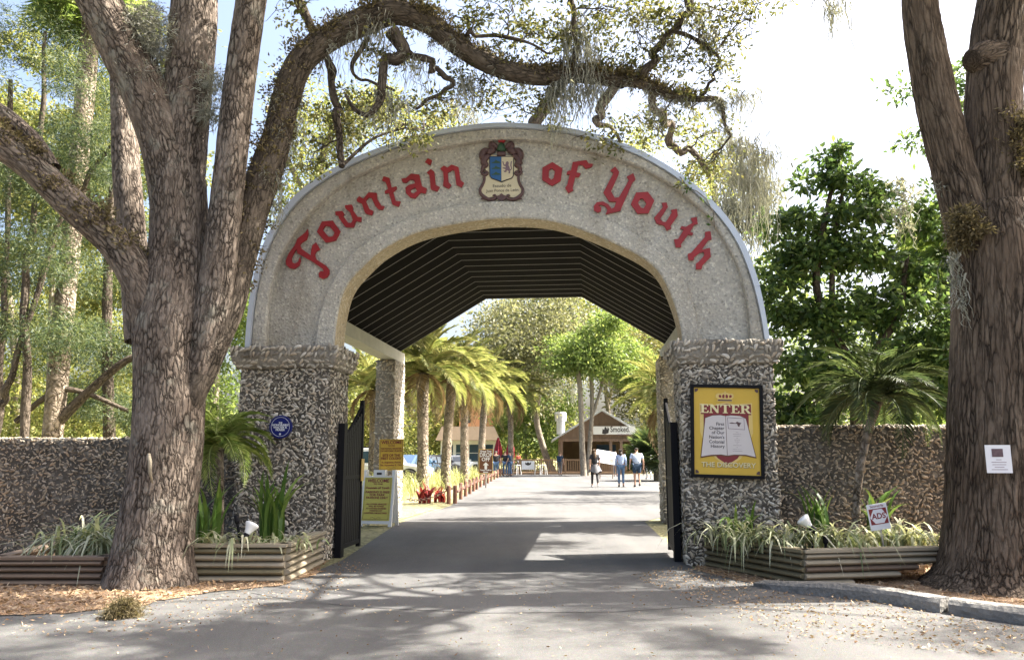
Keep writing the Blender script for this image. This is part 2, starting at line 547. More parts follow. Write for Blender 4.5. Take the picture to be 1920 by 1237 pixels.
def woodmat(name, c1, c2, scale=(1.5, 22, 22)):
    m, nt, b = nmat(name)
    co = coords(nt, scale)
    n = tex(nt, 'Noise', co, 1.0, 6, 0.65)
    big = tex(nt, 'Noise', coords(nt), 1.7, 4)
    c = mixc(nt, n.outputs[0], c1, c2)
    c = mixc(nt, big.outputs[0], mixc(nt, 1.0, c, (0.55, 0.55, 0.5), 'MULTIPLY'), c)
    nt.links.new(c, b.inputs['Base Color']); b.inputs['Roughness'].default_value = 0.8
    bump(nt, b, n.outputs[0], 0.5, 0.006)
    return m

def groundmat(name, cols, scale):
    m, nt, b = nmat(name)
    co = coords(nt)
    n = tex(nt, 'Noise', co, scale, 8, 0.7); v = tex(nt, 'Voronoi', co, scale*14)
    c = ramp(nt, n.outputs[0], [(0.3, cols[0]), (0.5, cols[1]), (0.7, cols[2])])
    gv = nt.nodes.new('ShaderNodeRGBToBW'); nt.links.new(v.outputs['Color'], gv.inputs[0])
    c = mixc(nt, 0.5, c, mixc(nt, 1.0, c, gv.outputs[0], 'OVERLAY'))
    nt.links.new(c, b.inputs['Base Color']); b.inputs['Roughness'].default_value = 0.95
    bump(nt, b, v.outputs['Distance'], 0.8, 0.03)
    return m

M = {}
M['bark_oak'] = barkmat('oak_bark', (0.028, 0.021, 0.016), (0.15, 0.115, 0.09), (0.36, 0.31, 0.265), 22, 7, 0.035, (0.25, 0.24, 0.20))
M['bark_limb'] = barkmat('oak_limb_bark', (0.02, 0.016, 0.012), (0.10, 0.08, 0.062), (0.21, 0.175, 0.14), 24, 8, 0.02)
M['bark_red'] = barkmat('red_oak_bark', (0.028, 0.020, 0.014), (0.135, 0.096, 0.068), (0.26, 0.21, 0.16), 22, 3.0, 0.04)
M['bark_far'] = barkmat('pale_bark', (0.12, 0.10, 0.08), (0.27, 0.24, 0.19), (0.38, 0.34, 0.28), 10, 3, 0.02)
M['palm_bark'] = barkmat('palm_bark', (0.06, 0.045, 0.03), (0.24, 0.19, 0.14), (0.48, 0.43, 0.36), 9, 8, 0.05)
M['agg'] = aggregate('exposed_aggregate', (0.43, 0.415, 0.38), (0.56, 0.53, 0.465))
M['agg_bounce'] = aggregate('tan_aggregate', (0.46, 0.39, 0.28), (0.60, 0.49, 0.33))  # arch aggregate with the soffit's warm bounced light put into its colour
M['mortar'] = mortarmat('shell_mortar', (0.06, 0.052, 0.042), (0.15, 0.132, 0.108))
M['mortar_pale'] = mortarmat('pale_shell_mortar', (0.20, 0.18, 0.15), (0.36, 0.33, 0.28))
M['shell'] = shellmat()
M['shell_wall'] = shellmat('shade_darkened_oyster_shell', (0.66, 0.62, 0.56))  # shell colours multiplied down, deep shade on the walls painted in
M['mortar_wall'] = mortarmat('shade_darkened_wall_mortar', (0.045, 0.041, 0.035), (0.11, 0.10, 0.085))  # mortar darkened to carry the walls' shade in its colour
M['asphalt'] = asphalt('drive_asphalt', (0.082, 0.081, 0.081), (0.115, 0.114, 0.112), (0.20, 0.20, 0.19))
M['street'] = asphalt('street_asphalt', (0.080, 0.079, 0.077), (0.112, 0.110, 0.106), (0.18, 0.175, 0.165))
M['mulch'] = groundmat('mulch', ((0.18, 0.11, 0.065), (0.33, 0.22, 0.135), (0.46, 0.34, 0.23)), 5)
M['earth'] = groundmat('earth', ((0.13, 0.12, 0.06), (0.20, 0.19, 0.09), (0.26, 0.23, 0.13)), 1.2)
M['concrete'] = mortarmat('kerb_concrete', (0.15, 0.145, 0.135), (0.27, 0.26, 0.24))
M['flash'] = plain('metal_flashing', (0.56, 0.60, 0.66), 0.4, 0.05, 2, 0.03, 0.3)
M['red'] = plain('red_letter_paint', (0.30, 0.014, 0.017), 0.45, 0.45, 2.2, 0.08)
M['ceil'] = plain('dark_ceiling_board', (0.008, 0.007, 0.006), 0.9, 0.3, 5, 0.15, 0.0, 0.05)
M['strip'] = plain('pale_strip', (0.30, 0.28, 0.25), 0.6)
M['beam'] = plain('weathered_white_beam', (0.42, 0.41, 0.36), 0.8, 0.3, 3)
M['black'] = plain('black_metal', (0.008, 0.008, 0.010), 0.6, 0.2, 4, 0.05, 0.0, 0.15)
M['brass'] = plain('brass', (0.45, 0.30, 0.10), 0.4, 0.2, 4, 0.05, 0.8)
M['roof'] = plain('roof_felt', (0.12, 0.12, 0.12), 0.9)
M['log_grey'] = woodmat('grey_timber', (0.24, 0.20, 0.145), (0.46, 0.40, 0.30))
M['log_green'] = woodmat('mossy_timber', (0.115, 0.095, 0.05), (0.25, 0.21, 0.125))
M['log_brown'] = woodmat('brown_timber', (0.12, 0.08, 0.055), (0.26, 0.19, 0.14))
M['post'] = woodmat('reddish_post', (0.17, 0.075, 0.045), (0.30, 0.15, 0.10), (20, 20, 2))
M['hutwood'] = woodmat('brown_hut_boards', (0.18, 0.115, 0.08), (0.34, 0.24, 0.175), (14, 14, 1))
M['deckwood'] = woodmat('deck_rail_wood', (0.24, 0.14, 0.075), (0.38, 0.25, 0.15))
M['tin'] = plain('tin_roof', (0.55, 0.56, 0.58), 0.35, 0.15, 2, 0.05, 0.4)
M['white'] = plain('white_paint', (0.72, 0.72, 0.70), 0.5, 0.06, 4, 0.03)
M['glossw'] = plain('white_car_paint', (0.70, 0.72, 0.74), 0.22, 0.03, 2, 0)
M['glossd'] = plain('dark_car_paint', (0.02, 0.025, 0.035), 0.2, 0.1, 2, 0)
M['glossb'] = plain('blue_grey_car_paint', (0.06, 0.10, 0.17), 0.2, 0.1, 2, 0)
M['glass'] = plain('dark_window_glass', (0.03, 0.06, 0.09), 0.08, 0.2, 1, 0, 0, 0.8)
M['tyre'] = plain('tyre_rubber', (0.02, 0.02, 0.02), 0.85)
M['alloy'] = plain('alloy_rim', (0.45, 0.46, 0.48), 0.35, 0.1, 5, 0, 0.7)
M['yellow'] = plain('yellow_sign_paint', (0.62, 0.40, 0.045), 0.5, 0.10, 4, 0.02)
M['paleyellow'] = plain('pale_yellow_sign_paint', (0.52, 0.46, 0.09), 0.5, 0.10, 4, 0.02)
M['maroon'] = plain('maroon_print', (0.20, 0.018, 0.022), 0.5, 0.1, 5, 0)
M['cream'] = plain('cream_paint', (0.62, 0.54, 0.36), 0.6, 0.10, 9, 0.03)
M['page'] = plain('page_paint', (0.62, 0.57, 0.55), 0.6, 0.06, 5, 0)
M['ink'] = plain('ink', (0.03, 0.025, 0.025), 0.6, 0.1, 5, 0)
M['gold'] = plain('gold_print', (0.68, 0.50, 0.16), 0.45, 0.15, 8, 0)
M['palegold'] = plain('pale_gold_print', (0.75, 0.66, 0.36), 0.5, 0.08, 8, 0)
M['blue'] = plain('heraldic_blue', (0.02, 0.10, 0.26), 0.5, 0.15, 6, 0.02)
M['navy'] = plain('plaque_navy', (0.008, 0.014, 0.13), 0.3, 0.15, 5, 0.02)
M['green'] = plain('dark_green_paint', (0.03, 0.075, 0.035), 0.5)
M['carved'] = plain('carved_brown', (0.10, 0.052, 0.05), 0.55, 0.45, 40, 0.3)
M['mauve'] = plain('mauve_paint', (0.20, 0.13, 0.16), 0.6)
M['signbrown'] = plain('brown_sign_paint', (0.12, 0.045, 0.02), 0.5, 0.1, 4, 0.02)
M['lampwhite'] = plain('lamp_white', (0.80, 0.80, 0.78), 0.35, 0.05, 4, 0.0)
M['paper'] = plain('paper', (0.70, 0.71, 0.74), 0.7, 0.04, 6, 0.02)
M['photo'] = plain('dark_print', (0.10, 0.06, 0.07), 0.6, 0.8, 30, 0)
M['orange'] = plain('orange_stucco', (0.62, 0.33, 0.17), 0.9, 0.1, 3)
M['tile'] = plain('pale_tile_roof', (0.56, 0.42, 0.33), 0.9, 0.15, 3)
M['umbrella'] = plain('red_umbrella_cloth', (0.30, 0.025, 0.045), 0.8)
M['steel'] = plain('steel', (0.42, 0.42, 0.42), 0.35, 0.1, 5, 0, 0.8)
M['chain'] = plain('rusty_chain', (0.13, 0.075, 0.06), 0.6, 0.3, 10, 0.1, 0.4)
# foliage
M['lf_oak'] = leafmat('oak_leaves', (0.045, 0.055, 0.018), (0.12, 0.125, 0.04), (0.26, 0.23, 0.09), 0.45)
M['lf_yel'] = leafmat('yellow_green_leaves', (0.10, 0.13, 0.03), (0.20, 0.22, 0.06), (0.34, 0.31, 0.11), 0.5)
M['lf_dark'] = leafmat('dark_glossy_leaves', (0.03, 0.06, 0.02), (0.065, 0.12, 0.035), (0.15, 0.21, 0.06), 0.45, 0.35)
M['lf_bright'] = leafmat('bright_green_leaves', (0.08, 0.13, 0.03), (0.15, 0.22, 0.055), (0.28, 0.33, 0.11), 0.5)
M['lf_cedar'] = leafmat('cedar_sprays', (0.02, 0.04, 0.022), (0.055, 0.085, 0.035), (0.15, 0.17, 0.065), 0.4)
M['lf_grey'] = leafmat('grey_green_leaves', (0.08, 0.09, 0.05), (0.15, 0.155, 0.085), (0.26, 0.25, 0.15), 0.45)
M['moss'] = leafmat('spanish_moss', (0.17, 0.17, 0.145), (0.29, 0.29, 0.25), (0.42, 0.415, 0.37), 0.25, 0.9)
M['fern'] = leafmat('resurrection_fern', (0.05, 0.042, 0.022), (0.13, 0.10, 0.05), (0.27, 0.22, 0.13), 0.35, 0.8)
M['frond'] = leafmat('palm_frond', (0.13, 0.17, 0.05), (0.24, 0.26, 0.085), (0.40, 0.37, 0.16), 0.4)
M['frond_g'] = leafmat('shaded_green_palm_frond', (0.03, 0.055, 0.022), (0.06, 0.09, 0.035), (0.12, 0.15, 0.06), 0.3)  # darkened so the right pygmy palm's shade is in the colour
M['sword'] = leafmat('sword_leaf', (0.05, 0.11, 0.02), (0.10, 0.18, 0.035), (0.21, 0.29, 0.07), 0.35, 0.45)
M['varieg'] = leafmat('variegated_blade', (0.16, 0.21, 0.09), (0.36, 0.38, 0.24), (0.62, 0.60, 0.46), 0.35, 0.5)
M['redleaf'] = leafmat('red_bromeliad', (0.12, 0.02, 0.025), (0.32, 0.03, 0.04), (0.50, 0.08, 0.06), 0.35, 0.4)
M['grass'] = leafmat('ornamental_grass', (0.16, 0.19, 0.06), (0.30, 0.31, 0.13), (0.46, 0.42, 0.25), 0.45)
M['litter'] = leafmat('dry_leaves', (0.17, 0.10, 0.055), (0.36, 0.235, 0.135), (0.55, 0.42, 0.28), 0.15, 0.8)
# people
def cloth(name, c): return plain(name, c, 0.85, 0.2, 14, 0.15)
M['skin'] = plain('skin', (0.46, 0.27, 0.19), 0.55, 0.08, 9, 0.0)
M['hair_d'] = cloth('dark_hair', (0.025, 0.018, 0.014)); M['hair_b'] = cloth('brown_hair', (0.10, 0.065, 0.04)); M['hair_g'] = cloth('grey_hair', (0.30, 0.28, 0.26))
M['c_black'] = cloth('black_cloth', (0.015, 0.015, 0.018)); M['c_blue'] = cloth('light_blue_cloth', (0.36, 0.45, 0.66)); M['c_jean'] = cloth('denim', (0.07, 0.13, 0.24))
M['c_navy'] = cloth('navy_cloth', (0.02, 0.045, 0.09)); M['c_white'] = cloth('white_cloth', (0.66, 0.67, 0.68)); M['c_red'] = cloth('red_cloth', (0.55, 0.05, 0.035)); M['c_coral'] = cloth('coral_cloth', (0.60, 0.16, 0.11))
M['c_grey'] = cloth('grey_cloth', (0.13, 0.13, 0.14)); M['c_shoe'] = cloth('shoe', (0.05, 0.05, 0.05)); M['c_shoew'] = cloth('white_shoe', (0.6, 0.6, 0.6))
def printed():
    m, nt, b = nmat('printed_shirt')
    co = coords(nt); v = tex(nt, 'Voronoi', co, 14); n = tex(nt, 'Noise', co, 22, 3)
    c = mixc(nt, ramp(nt, n.outputs[0], [(0.56, (0, 0, 0)), (0.62, (0.8, 0.8, 0.8))]), (0.50, 0.58, 0.74), (0.16, 0.24, 0.46))
    nt.links.new(c, b.inputs['Base Color']); b.inputs['Roughness'].default_value = 0.85
    return m
M['c_print'] = printed()
M['frond_y'] = leafmat('sunlit_palm_frond', (0.14, 0.22, 0.05), (0.25, 0.35, 0.09), (0.42, 0.48, 0.17), 0.4)  # lightened so sunlight on the left pygmy palm is in the colour
M['deadfrond'] = leafmat('dead_palm_frond', (0.14, 0.09, 0.045), (0.26, 0.18, 0.095), (0.38, 0.29, 0.17), 0.2, 0.8)
# ---------------------------------------------------------------- ground, road, kerb
def sheet(name, pts, z, mat, kind='structure', parent=None, label=None):
    me = bpy.data.meshes.new(name)
    me.from_pydata([(p[0], p[1], z) for p in pts], [], [tuple(range(len(pts)))]); me.update()
    if me.polygons[0].normal.z < 0: me.flip_normals()
    o = link(name, me, mat, parent)
    if kind: o['kind'] = kind
    if label: o['label'] = label
    return o

sheet('ground', [(-400, -60), (400, -60), (400, 600), (-400, 600)], 0.0, M['earth'])
sheet('street', [(-60, -20), (60, -20), (60, 8.9), (-60, 8.9)], 0.004, M['street'])
drv = [G(470, 1112), G(560, 1128), G(700, 1140), G(900, 1150), G(1150, 1148), G(1350, 1135), G(1480, 1112), G(1400, 1085), G(1300, 1066)]
drv = [(p.x, p.y) for p in drv] + [(2.75, 16.5), (4.6, 20), (6.5, 26), (9, 34), (15, 46), (16, 61), (-7, 61), (-6.5, 55)]
for px, py in ((943, 890.5), (900, 908), (872, 925), (846, 948), (790, 966), (745, 982), (640, 1052), (604, 1066), (540, 1096)):
    p = G(px, py); drv.append((p.x, p.y))
sheet('driveway', drv, 0.008, M['asphalt'])
def wavy(pts, amp, seed, n=5):
    r = random.Random(seed); out = []
    for i in range(len(pts)):
        a, b = Vector(pts[i][:2]), Vector(pts[(i+1) % len(pts)][:2])
        for k in range(n):
            q = a.lerp(b, k/n); out.append((q.x + r.uniform(-amp, amp), q.y + r.uniform(-amp, amp)))
    return out
ml = [G(-60, 1160), G(120, 1150), G(250, 1138), G(330, 1122), G(440, 1106), G(520, 1100), G(595, 1074), G(615, 1055)]
ML = wavy([(p.x, p.y) for p in ml] + [(-2.6, 10.6), (-12, 11.3), (-12, 7.4)], 0.05, 5)
sheet('mulch_bed', ML, 0.012, M['mulch'], label='bed of orange-brown mulch around the left oak')
mr = [G(1300, 1068), G(1390, 1090), G(1500, 1106), G(1640, 1122), G(1775, 1136), G(1930, 1158)]
MR = wavy([(p.x, p.y) for p in mr] + [(12, 6.0), (12, 10.6), (2.5, 10.6)], 0.03, 6)
sheet('leaf_bed', MR, 0.012, M['mulch'], label='bed of brown leaves behind the right kerb')
bed = [G(745, 978), G(790, 964), G(846, 946), G(872, 923.5), G(900, 906.5), G(943, 889.5)]
sheet('planting_bed', [(p.x-0.05, p.y) for p in bed] + [(-7, 55), (-11, 55), (-9, 30), (-5.2, 17.2)], 0.012, M['earth'])
sheet('parking_lot', [(-5.6, 17.5), (-9.4, 30), (-11.5, 56), (-40, 56), (-40, 17.5)], 0.006, M['street'])

# kerb stones, each a piece
kerb = empty('kerb', (0, 0, 0)); kerb['kind'] = 'structure'
kp = [G(1415, 1100), G(1500, 1113), G(1640, 1128), G(1772, 1150), G(1950, 1176), G(2150, 1200)]
kpts, _ = catmull([(p.x, p.y, 0) for p in kp], [1]*len(kp), 24)
def kerbstone(i0, i1):
    mb = MB(); prof = [(-0.02, 0.0), (-0.02, 0.085), (0.005, 0.115), (0.03, 0.125), (0.16, 0.125), (0.16, 0.0)]
    secs = []
    for i in range(i0, i1+1):
        a = kpts[max(i-1, 0)]; b = kpts[min(i+1, len(kpts)-1)]
        t = (b-a).normalized(); nrm = Vector((-t.y, t.x, 0))
        hgt = min(1.0, 0.45 + i*0.017)
        secs.append([kpts[i] + nrm*(u+0.010*noise.noise(kpts[i]*5+Vector((0, z*30, u*20)))) + Vector((0, 0, z*hgt + 0.007*noise.noise(kpts[i]*4+Vector((u*30, 0, z*20))))) for u, z in prof])
    n = len(prof); vs = [v for s in secs for v in s]; fs = []
    for j in range(len(secs)-1):
        for k in range(n-1): fs.append((j*n+k, j*n+k+1, (j+1)*n+k+1, (j+1)*n+k))
    fs.append(tuple(range(n))); fs.append(tuple(range((len(secs)-1)*n, len(secs)*n))[::-1])
    mb.add(vs, fs)
    return mb.build('kerbstone', M['concrete'], kerb)
kerbstone(0, 71)
for i in range(72, len(kpts)): kpts[i] = kpts[i] + Vector((0.03, -0.015, 0))
kerbstone(72, len(kpts)-1)

# ---------------------------------------------------------------- shells
def shell_data(seed):
    r = random.Random(seed); n = 9; V = [(0, 0, 0.30)]
    for i in range(n):
        a = 2*math.pi*i/n
        x, y = math.cos(a)*0.5, math.sin(a)*(0.20 + 0.07*math.cos(a)) * r.uniform(0.85, 1.2)
        y += 0.10*math.cos(a*1.0)*r.uniform(-1, 1)*0.5 + 0.12*(x*x)*(1 if seed % 2 else -1)
        V.append((x*r.uniform(0.92, 1.08), y, -0.06))
    V[0] = (0.06, 0.01, 0.13)
    for i in range(1, n+1):
        V.append((V[i][0]*0.62+0.02, V[i][1]*0.62, 0.10 + r.uniform(-0.02, 0.03)))
    F_ = []
    for i in range(n):
        k = (i+1) % n
        F_ += [(1+i, 1+k, 1+n+k), (1+i, 1+n+k, 1+n+i), (0, 1+n+i, 1+n+k)]
    return np.array(V, dtype=np.float32), np.array(F_, dtype=np.int32)
SHELLS = [shell_data(i) for i in range(5)]
SHELL_ME = []
for V_, F_ in SHELLS:
    me = np_mesh('shell', V_, F_, rnd=np.zeros(len(F_))); me.materials.append(M['shell']); SHELL_ME.append(me)

def shell_xforms(o, e1, e2, w, h, dens, smin, smax, r, keep=None, jitter=0.95, tilt=0.5, lay=None):
    o, e1, e2 = Vector(o), Vector(e1), Vector(e2); nn = e1.cross(e2)
    st = 1.0/math.sqrt(dens); out = []
    ny, nx = max(1, int(h/st)), max(1, int(w/st))
    for j in range(ny):
        for i in range(nx):
            x = (i + 0.5 + r.uniform(-.5, .5)*jitter + 0.5*(j % 2))*w/nx; y = (j + 0.5 + r.uniform(-.5, .5)*jitter)*h/ny
            if x > w: x -= w
            if keep and not keep(x, y): continue
            s = r.uniform(smin, smax) * (1.0 if r.random() > 0.12 else 1.35)
            ang = r.gauss(0, 0.7) if lay is None else r.gauss(lay, 0.5)
            if r.random() < 0.35: ang = r.uniform(0, 6.28)
            rot = Matrix((e1, e2, nn)).transposed() @ Matrix.Rotation(ang, 3, 'Z') @ Matrix.Rotation(r.gauss(0, tilt), 3, 'X') @ Matrix.Rotation(r.gauss(0, tilt*0.5), 3, 'Y')
            out.append((o + e1*x + e2*y + nn*0.004, rot, s, r.randrange(5), r.random()))
    return out

def shells_stuff(xf, parent, name='oyster_shells', mat='shell'):
    Vs = []; Fs = []; rn = []; b = 0
    for (p, rot, s, k, q) in xf:
        V_, F_ = SHELLS[k]
        Vs.append((V_*s) @ np.array(rot.transposed(), dtype=np.float32) + np.array(p, dtype=np.float32)); Fs.append(F_+b); b += len(V_); rn += [q]*len(F_)
    me = np_mesh(name, np.concatenate(Vs), np.concatenate(Fs), rnd=rn)
    return link(name, me, M[mat], parent, kind='stuff')

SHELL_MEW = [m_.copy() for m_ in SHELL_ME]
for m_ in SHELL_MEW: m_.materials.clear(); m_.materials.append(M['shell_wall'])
def shells_single(xf, parent, meshes=None):
    for (p, rot, s, k, q) in xf:
        o = link('shell', (meshes or SHELL_ME)[k], None, parent)
        o.matrix_local = Matrix.Translation(p) @ (rot.to_4x4()) @ Matrix.Scale(s, 4)

def rough_box(x0, x1, y0, y1, z0, z1, step=0.05, amp=0.012, freq=5.0, flare=None):
    bm = bmesh.new()
    def face(o, a, b, la, lb):
        na, nb = max(1, round(la/step)), max(1, round(lb/step))
        vs = [[bm.verts.new(Vector(o)+Vector(a)*la*i/na+Vector(b)*lb*j/nb) for i in range(na+1)] for j in range(nb+1)]
        for j in range(nb):
            for i in range(na): bm.faces.new((vs[j][i], vs[j][i+1], vs[j+1][i+1], vs[j+1][i]))
    w, d, h = x1-x0, y1-y0, z1-z0
    face((x0, y0, z0), (1, 0, 0), (0, 0, 1), w, h); face((x1, y1, z0), (-1, 0, 0), (0, 0, 1), w, h)
    face((x1, y0, z0), (0, 1, 0), (0, 0, 1), d, h); face((x0, y1, z0), (0, -1, 0), (0, 0, 1), d, h)
    face((x0, y0, z1), (1, 0, 0), (0, 1, 0), w, d); face((x0, y1, z0), (1, 0, 0), (0, -1, 0), w, d)
    bmesh.ops.remove_doubles(bm, verts=bm.verts, dist=0.0005)
    for v in bm.verts:
        p = v.co.copy()
        v.co = p + noise.noise_vector(p*freq)*amp + noise.noise_vector(p*freq*4)*amp*0.6
        if flare: v.co = flare(v.co)
    me = bpy.data.meshes.new('rough'); bm.to_mesh(me); bm.free()
    me.polygons.foreach_set('use_smooth', np.ones(len(me.polygons), dtype=bool))
    return me

# ---------------------------------------------------------------- entrance gate
GA = R(5.5); GO = Vector((-0.13, 10.15, 0))
gate = empty('entrance_gate', GO, -GA, 'pebbled concrete arch on two oyster shell pillars over the driveway', 'gateway')
GM = Matrix.Translation(GO) @ Matrix.Rotation(-GA, 4, 'Z'); GI = GM.inverted()
def GP(px, py, v=0.0):
    """pixel -> (u, z) on the plane at local depth v"""
    o = GI @ Vector((0, 0, CAM_H)); d = GI.to_3x3() @ ray(px, py)
    t = (v - o.y)/d.y
    q = o + d*t
    return (q.x, q.z)

def curve_uz(pts, v, N=72, zmin=None):
    q = [Vector((*GP(x, y, v), 0)) for x, y in pts]
    sm, _ = catmull(q, [1]*len(q), 10)
    ln = [0]
    for i in range(1, len(sm)): ln.append(ln[-1] + (sm[i]-sm[i-1]).length)
    out = []
    for k in range(N+1):
        s = ln[-1]*k/N; i = max(1, next((j for j in range(len(ln)) if ln[j] >= s - 1e-9), len(ln)-1))
        t = (s-ln[i-1])/max(1e-9, ln[i]-ln[i-1]); p = sm[i-1].lerp(sm[i], t)
        out.append((p.x, p.y))
    if zmin is not None:
        out[0] = (out[0][0], zmin); out[-1] = (out[-1][0], zmin)
    return out
CAPZ = 2.80
C0 = [(459, 650), (464, 590), (474, 525), (492, 462), (520, 408), (560, 360), (622, 317), (700, 281), (800, 249), (870, 236), (940, 230), (1015, 234), (1090, 245), (1180, 273), (1250, 309), (1310, 352), (1360, 402), (1395, 455), (1420, 520), (1434, 580), (1444, 640)]
C1 = [(470, 650), (475, 590), (485, 528), (503, 468), (530, 416), (569, 369), (628, 327), (704, 291), (802, 259), (871, 246), (940, 240), (1014, 244), (1087, 255), (1175, 283), (1244, 318), (1302, 361), (1350, 409), (1384, 460), (1409, 524), (1424, 582), (1434, 640)]
C2 = [(497, 650), (500, 590), (506, 540), (526, 479), (578, 401), (655, 336), (759, 292), (862, 269), (934, 260), (1000, 262), (1063, 273), (1167, 300), (1244, 336), (1322, 398), (1361, 453), (1387, 504), (1398, 545), (1405, 590), (1409, 640)]
C3 = [(589, 650), (597, 595), (616, 540), (655, 479), (707, 440), (784, 401), (888, 380), (960, 377), (1030, 384), (1089, 396), (1167, 424), (1219, 458), (1257, 489), (1278, 517), (1296, 555), (1306, 595), (1311, 640)]
C4 = [(626, 650), (632, 595), (647, 540), (681, 499), (720, 466), (784, 435), (888, 414), (960, 409), (1038, 415), (1115, 440), (1193, 476), (1231, 504), (1252, 538), (1268, 580), (1276, 610), (1280, 640)]
VR, VP_, VI, VB = 0.0, 0.115, 0.045, 0.48      # depths of rim, panel, inner rim, back
c0, c1 = curve_uz(C0, -0.03, zmin=CAPZ-0.03), curve_uz(C1, VR, zmin=CAPZ-0.03)
c2, c3, c4 = curve_uz(C2, VR, zmin=CAPZ-0.03), curve_uz(C3, VI, zmin=CAPZ-0.03), curve_uz(C4, VI, zmin=CAPZ-0.03)

def loft(rows):
    """rows: list of lists of (u,v,z)"""
    n = len(rows[0]); vs = [p for r_ in rows for p in r_]; fs = []
    for j in range(len(rows)-1):
        for i in range(n-1): fs.append((j*n+i, j*n+i+1, (j+1)*n+i+1, (j+1)*n+i))
    return vs, fs
row = lambda c, v, off=0.0: [(p[0], v, p[1]) for p in c]
def offs(c, d):
    out = []
    for i, p in enumerate(c):
        a = c[max(i-1, 0)]; b = c[min(i+1, len(c)-1)]
        t = Vector((b[0]-a[0], b[1]-a[1])).normalized()
        out.append((p[0]+t.y*d, p[1]-t.x*d))
    return out
EPS = 0.02
mb = MB()
mb.add(*loft([row(c1, VB), row(c1, VR+EPS), row(offs(c1, EPS), VR), row(offs(c2, -EPS), VR), row(c2, VR+EPS), row(c2, VP_),
              row(offs(c2, 0.01), VP_), row(offs(c3, -0.01), VP_), row(c3, VP_), row(c3, VI+EPS), row(offs(c3, EPS), VI), row(offs(c4, -EPS), VI), row(c4, VI+EPS)]))
arch = mb.build('arch_wall', M['agg'], gate, smooth=False)
mb = MB(); mb.add(*loft([row(c4, VI+EPS), row(c4, VB), row(c1, VB)])); mb.build('arch_soffit', M['agg_bounce'], gate)
# metal flashing in short lengths
nseg = 15
for k in range(nseg):
    i0, i1 = round(72*k/nseg), round(72*(k+1)/nseg)
    a = c0[i0:i1+1]; b = c1[i0:i1+1]
    a = [tuple(Vector(p)) for p in a]; b = [tuple(Vector(p)) for p in b]
    if k < nseg-1:
        f = 0.985
        a[-1] = tuple(Vector(a[-2]).lerp(Vector(a[-1]), f)); b[-1] = tuple(Vector(b[-2]).lerp(Vector(b[-1]), f))
    mb = MB(); vf = -0.035 - 0.002*(k % 2)
    mb.add(*loft([row(b, 0.02), row(b, vf), row(a, vf), row(a, VB+0.06)]))
    mb.build('flashing', M['flash'], gate)

